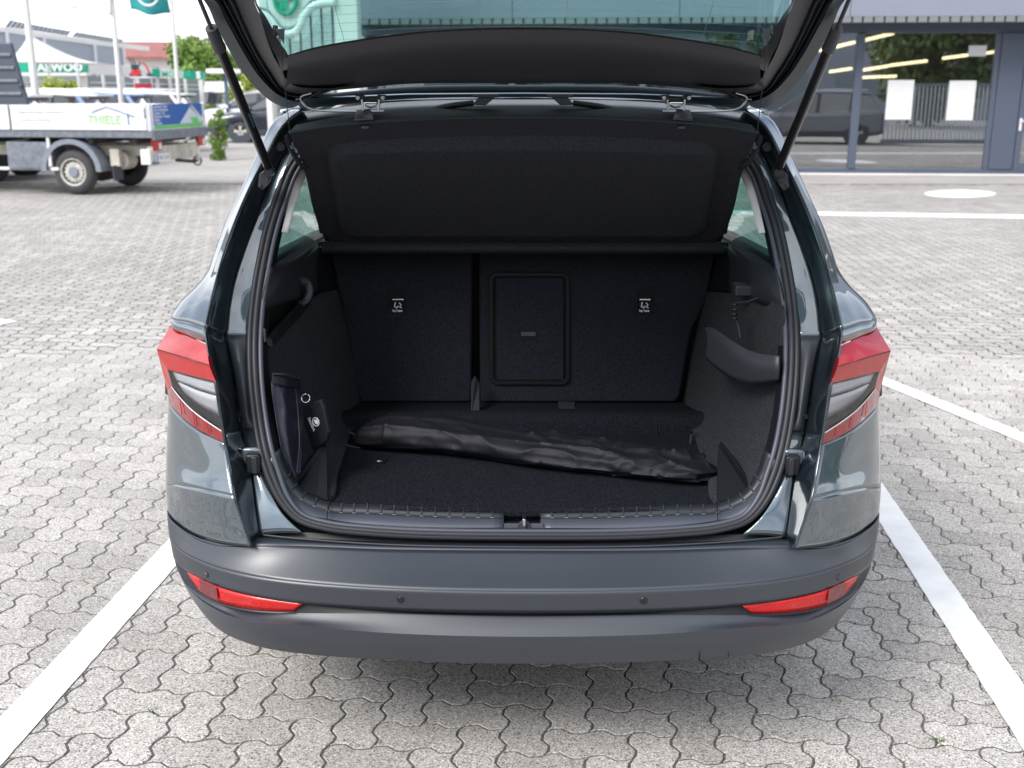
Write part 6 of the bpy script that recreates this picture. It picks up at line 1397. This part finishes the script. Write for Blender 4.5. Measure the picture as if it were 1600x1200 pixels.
def tree(name, lab, cat_, loc, h, r, lm, n=5000, leaf=.12, trunk=.35, seed=1, low=.25, lobes=9):
    rg_ = random.Random(seed); t = thing(name, lab, cat_, loc)
    tk = MB(); tk.cyl((0, 0, 0), (rg_.uniform(-.1, .1), 0, h * .55), .055 * r + .05, .03 * r + .02, 10)
    ls = []
    for k in range(lobes):
        a_ = 2 * PI * k / lobes * 1.618 * 2; e = rg_.uniform(low, 1); rr = r * (1 - abs(e - .55) * 1.1) * rg_.uniform(.45, .85)
        c_ = V(math.cos(a_) * rr, math.sin(a_) * rr, h * (low + (1 - low) * e) * .93 - .08 * h); ls.append((c_, r * rg_.uniform(.32, .5)))
        tk.tube([V(0, 0, h * rg_.uniform(.15, .4)), c_ * .5 + V(0, 0, h * .12), c_], [.05 * r, .03 * r, .012 * r], 6)
    tk.build('trunk', m_bark, t)
    vs = []; fs = []
    for i in range(n):
        c_, rr = ls[rg_.randrange(len(ls))]
        d_ = V(rg_.gauss(0, 1), rg_.gauss(0, 1), rg_.gauss(0, .8)).normalized() * rr * (rg_.random() ** .35) * (1 + .28 * rg_.gauss(0, 1) * .5)
        p = c_ + d_; p.z = max(p.z, .05); u = V(rg_.gauss(0, 1), rg_.gauss(0, 1), rg_.gauss(0, 1)).normalized() * leaf * rg_.uniform(.6, 1.3); v_ = u.orthogonal().normalized() * leaf * .55
        q = len(vs); vs += [p - u, p + v_, p + u, p - v_]; fs.append((q, q + 1, q + 2, q + 3))
    mk('crown', vs, fs, lm, t); return t
tr1 = PY(318, 100, 62)
tree('leafy_tree', 'bright green broad-leaved tree right of the red roof', 'tree', (tr1.x, 62, 0), PY(318, 57, 62).z, 2.1, m_leaf, 9000, .13, seed=3, low=.3)
tree('leafy_tree', 'narrow green tree glimpsed beyond the upper end of the gas strut', 'tree', (PY(372, 100, 66).x, 66, 0), PY(372, 78, 66).z, 1.5, m_leaf, 4000, .13, seed=5, low=.3)
tree('shrub', 'round yellow-green shrub beyond the black car', 'shrub', (PY(385, 130, 47).x, 47, 0), PY(385, 112, 47).z, 1.0, m_leafy, 4500, .08, seed=8, low=.1)
tree('shrub', 'weedy green shrub at the end of the truck tailboard', 'shrub', (PY(339, 200, 27).x, 27, 0), 1.35, .26, m_leaf, 2600, .035, seed=9, low=.02, lobes=26)
tree('shrub', 'yellowish shrub in front of the green sign band', 'shrub', (PY(95, 130, 40).x, 40, 0), PY(90, 119, 40).z, 1.0, m_leafy, 3000, .08, seed=12, low=.1)
tree('shrub', 'low reddish-green hedge plant beside the white car', 'shrub', (PY(322, 180, 46).x, 46, 0), 1.2, .8, m_leafd, 2000, .07, seed=14, low=.05)
# tall trees and a paled gate right of the camera: the showroom glass mirrors them
for k, (x, y, h_, r_, s_) in enumerate(((19, 0, 8.5, 3.4, 21), (24.5, -3, 9.5, 3.8, 22), (30, 0, 8.5, 3.4, 24), (15, -9, 9, 3.2, 25))):
    tree('leafy_tree', ('dark tree mirrored in the middle of the showroom glass', 'tallest dark tree mirrored in the showroom glass', 'dark tree mirrored near the showroom door', 'dark tree mirrored beside the showroom mullion')[k], 'tree', (x, y, 0), h_, r_, m_leafd, 9000, .2, seed=s_, low=.12, lobes=14)
fe = thing('steel_gate', 'grey steel gate with upright bars mirrored in the showroom glass', 'gate', (11.2, 9.6, 0), rad(-4))
for k in range(28): MB().box((-1.6 + k * .12, 0, .95), (.05, .03, 1.7)).build('bar', m_alu, fe)
MB().box((0, .03, 1.82), (3.4, .05, .08)).build('rail', m_arch, fe); MB().box((0, .03, .12), (3.4, .05, .12)).build('rail', m_arch, fe)

# grey hall mirrored in the glass, and unseen trees added to darken paint reflections
bh = thing('grey_workshop', 'low grey workshop hall behind the photographer, mirrored in the left showroom pane', 'building', (2, -24, 0))
for k in range(12): MB().box((-22 + k * 4, 0, 2.9), (3.97, .3, 5.8)).build('wall_panel', m_hall, bh, bevel=.02)
for k in range(11): MB().box((-20 + k * 4, .17, 1.7), (2.4, .06, 2.0)).build('window', m_dg, bh)
MB().box((0, -5, 5.9), (48.4, 11, .25)).build('roof', m_bedg, bh)
for k in range(7):
    tree('leafy_tree', ('leftmost', 'second from the left', 'third from the left', 'middle', 'third from the right', 'second from the right', 'rightmost')[k] + ' unseen tree of the row added behind the photographer to darken reflections', 'tree', (-30 + k * 6.1, -17.5 - (k % 3), 0), 6.5 + (k * 37 % 5) * .5, 2.6, m_leafd, 3500, .2, seed=40 + k, low=.12, lobes=12)['group'] = 'unseen trees added behind the photographer'
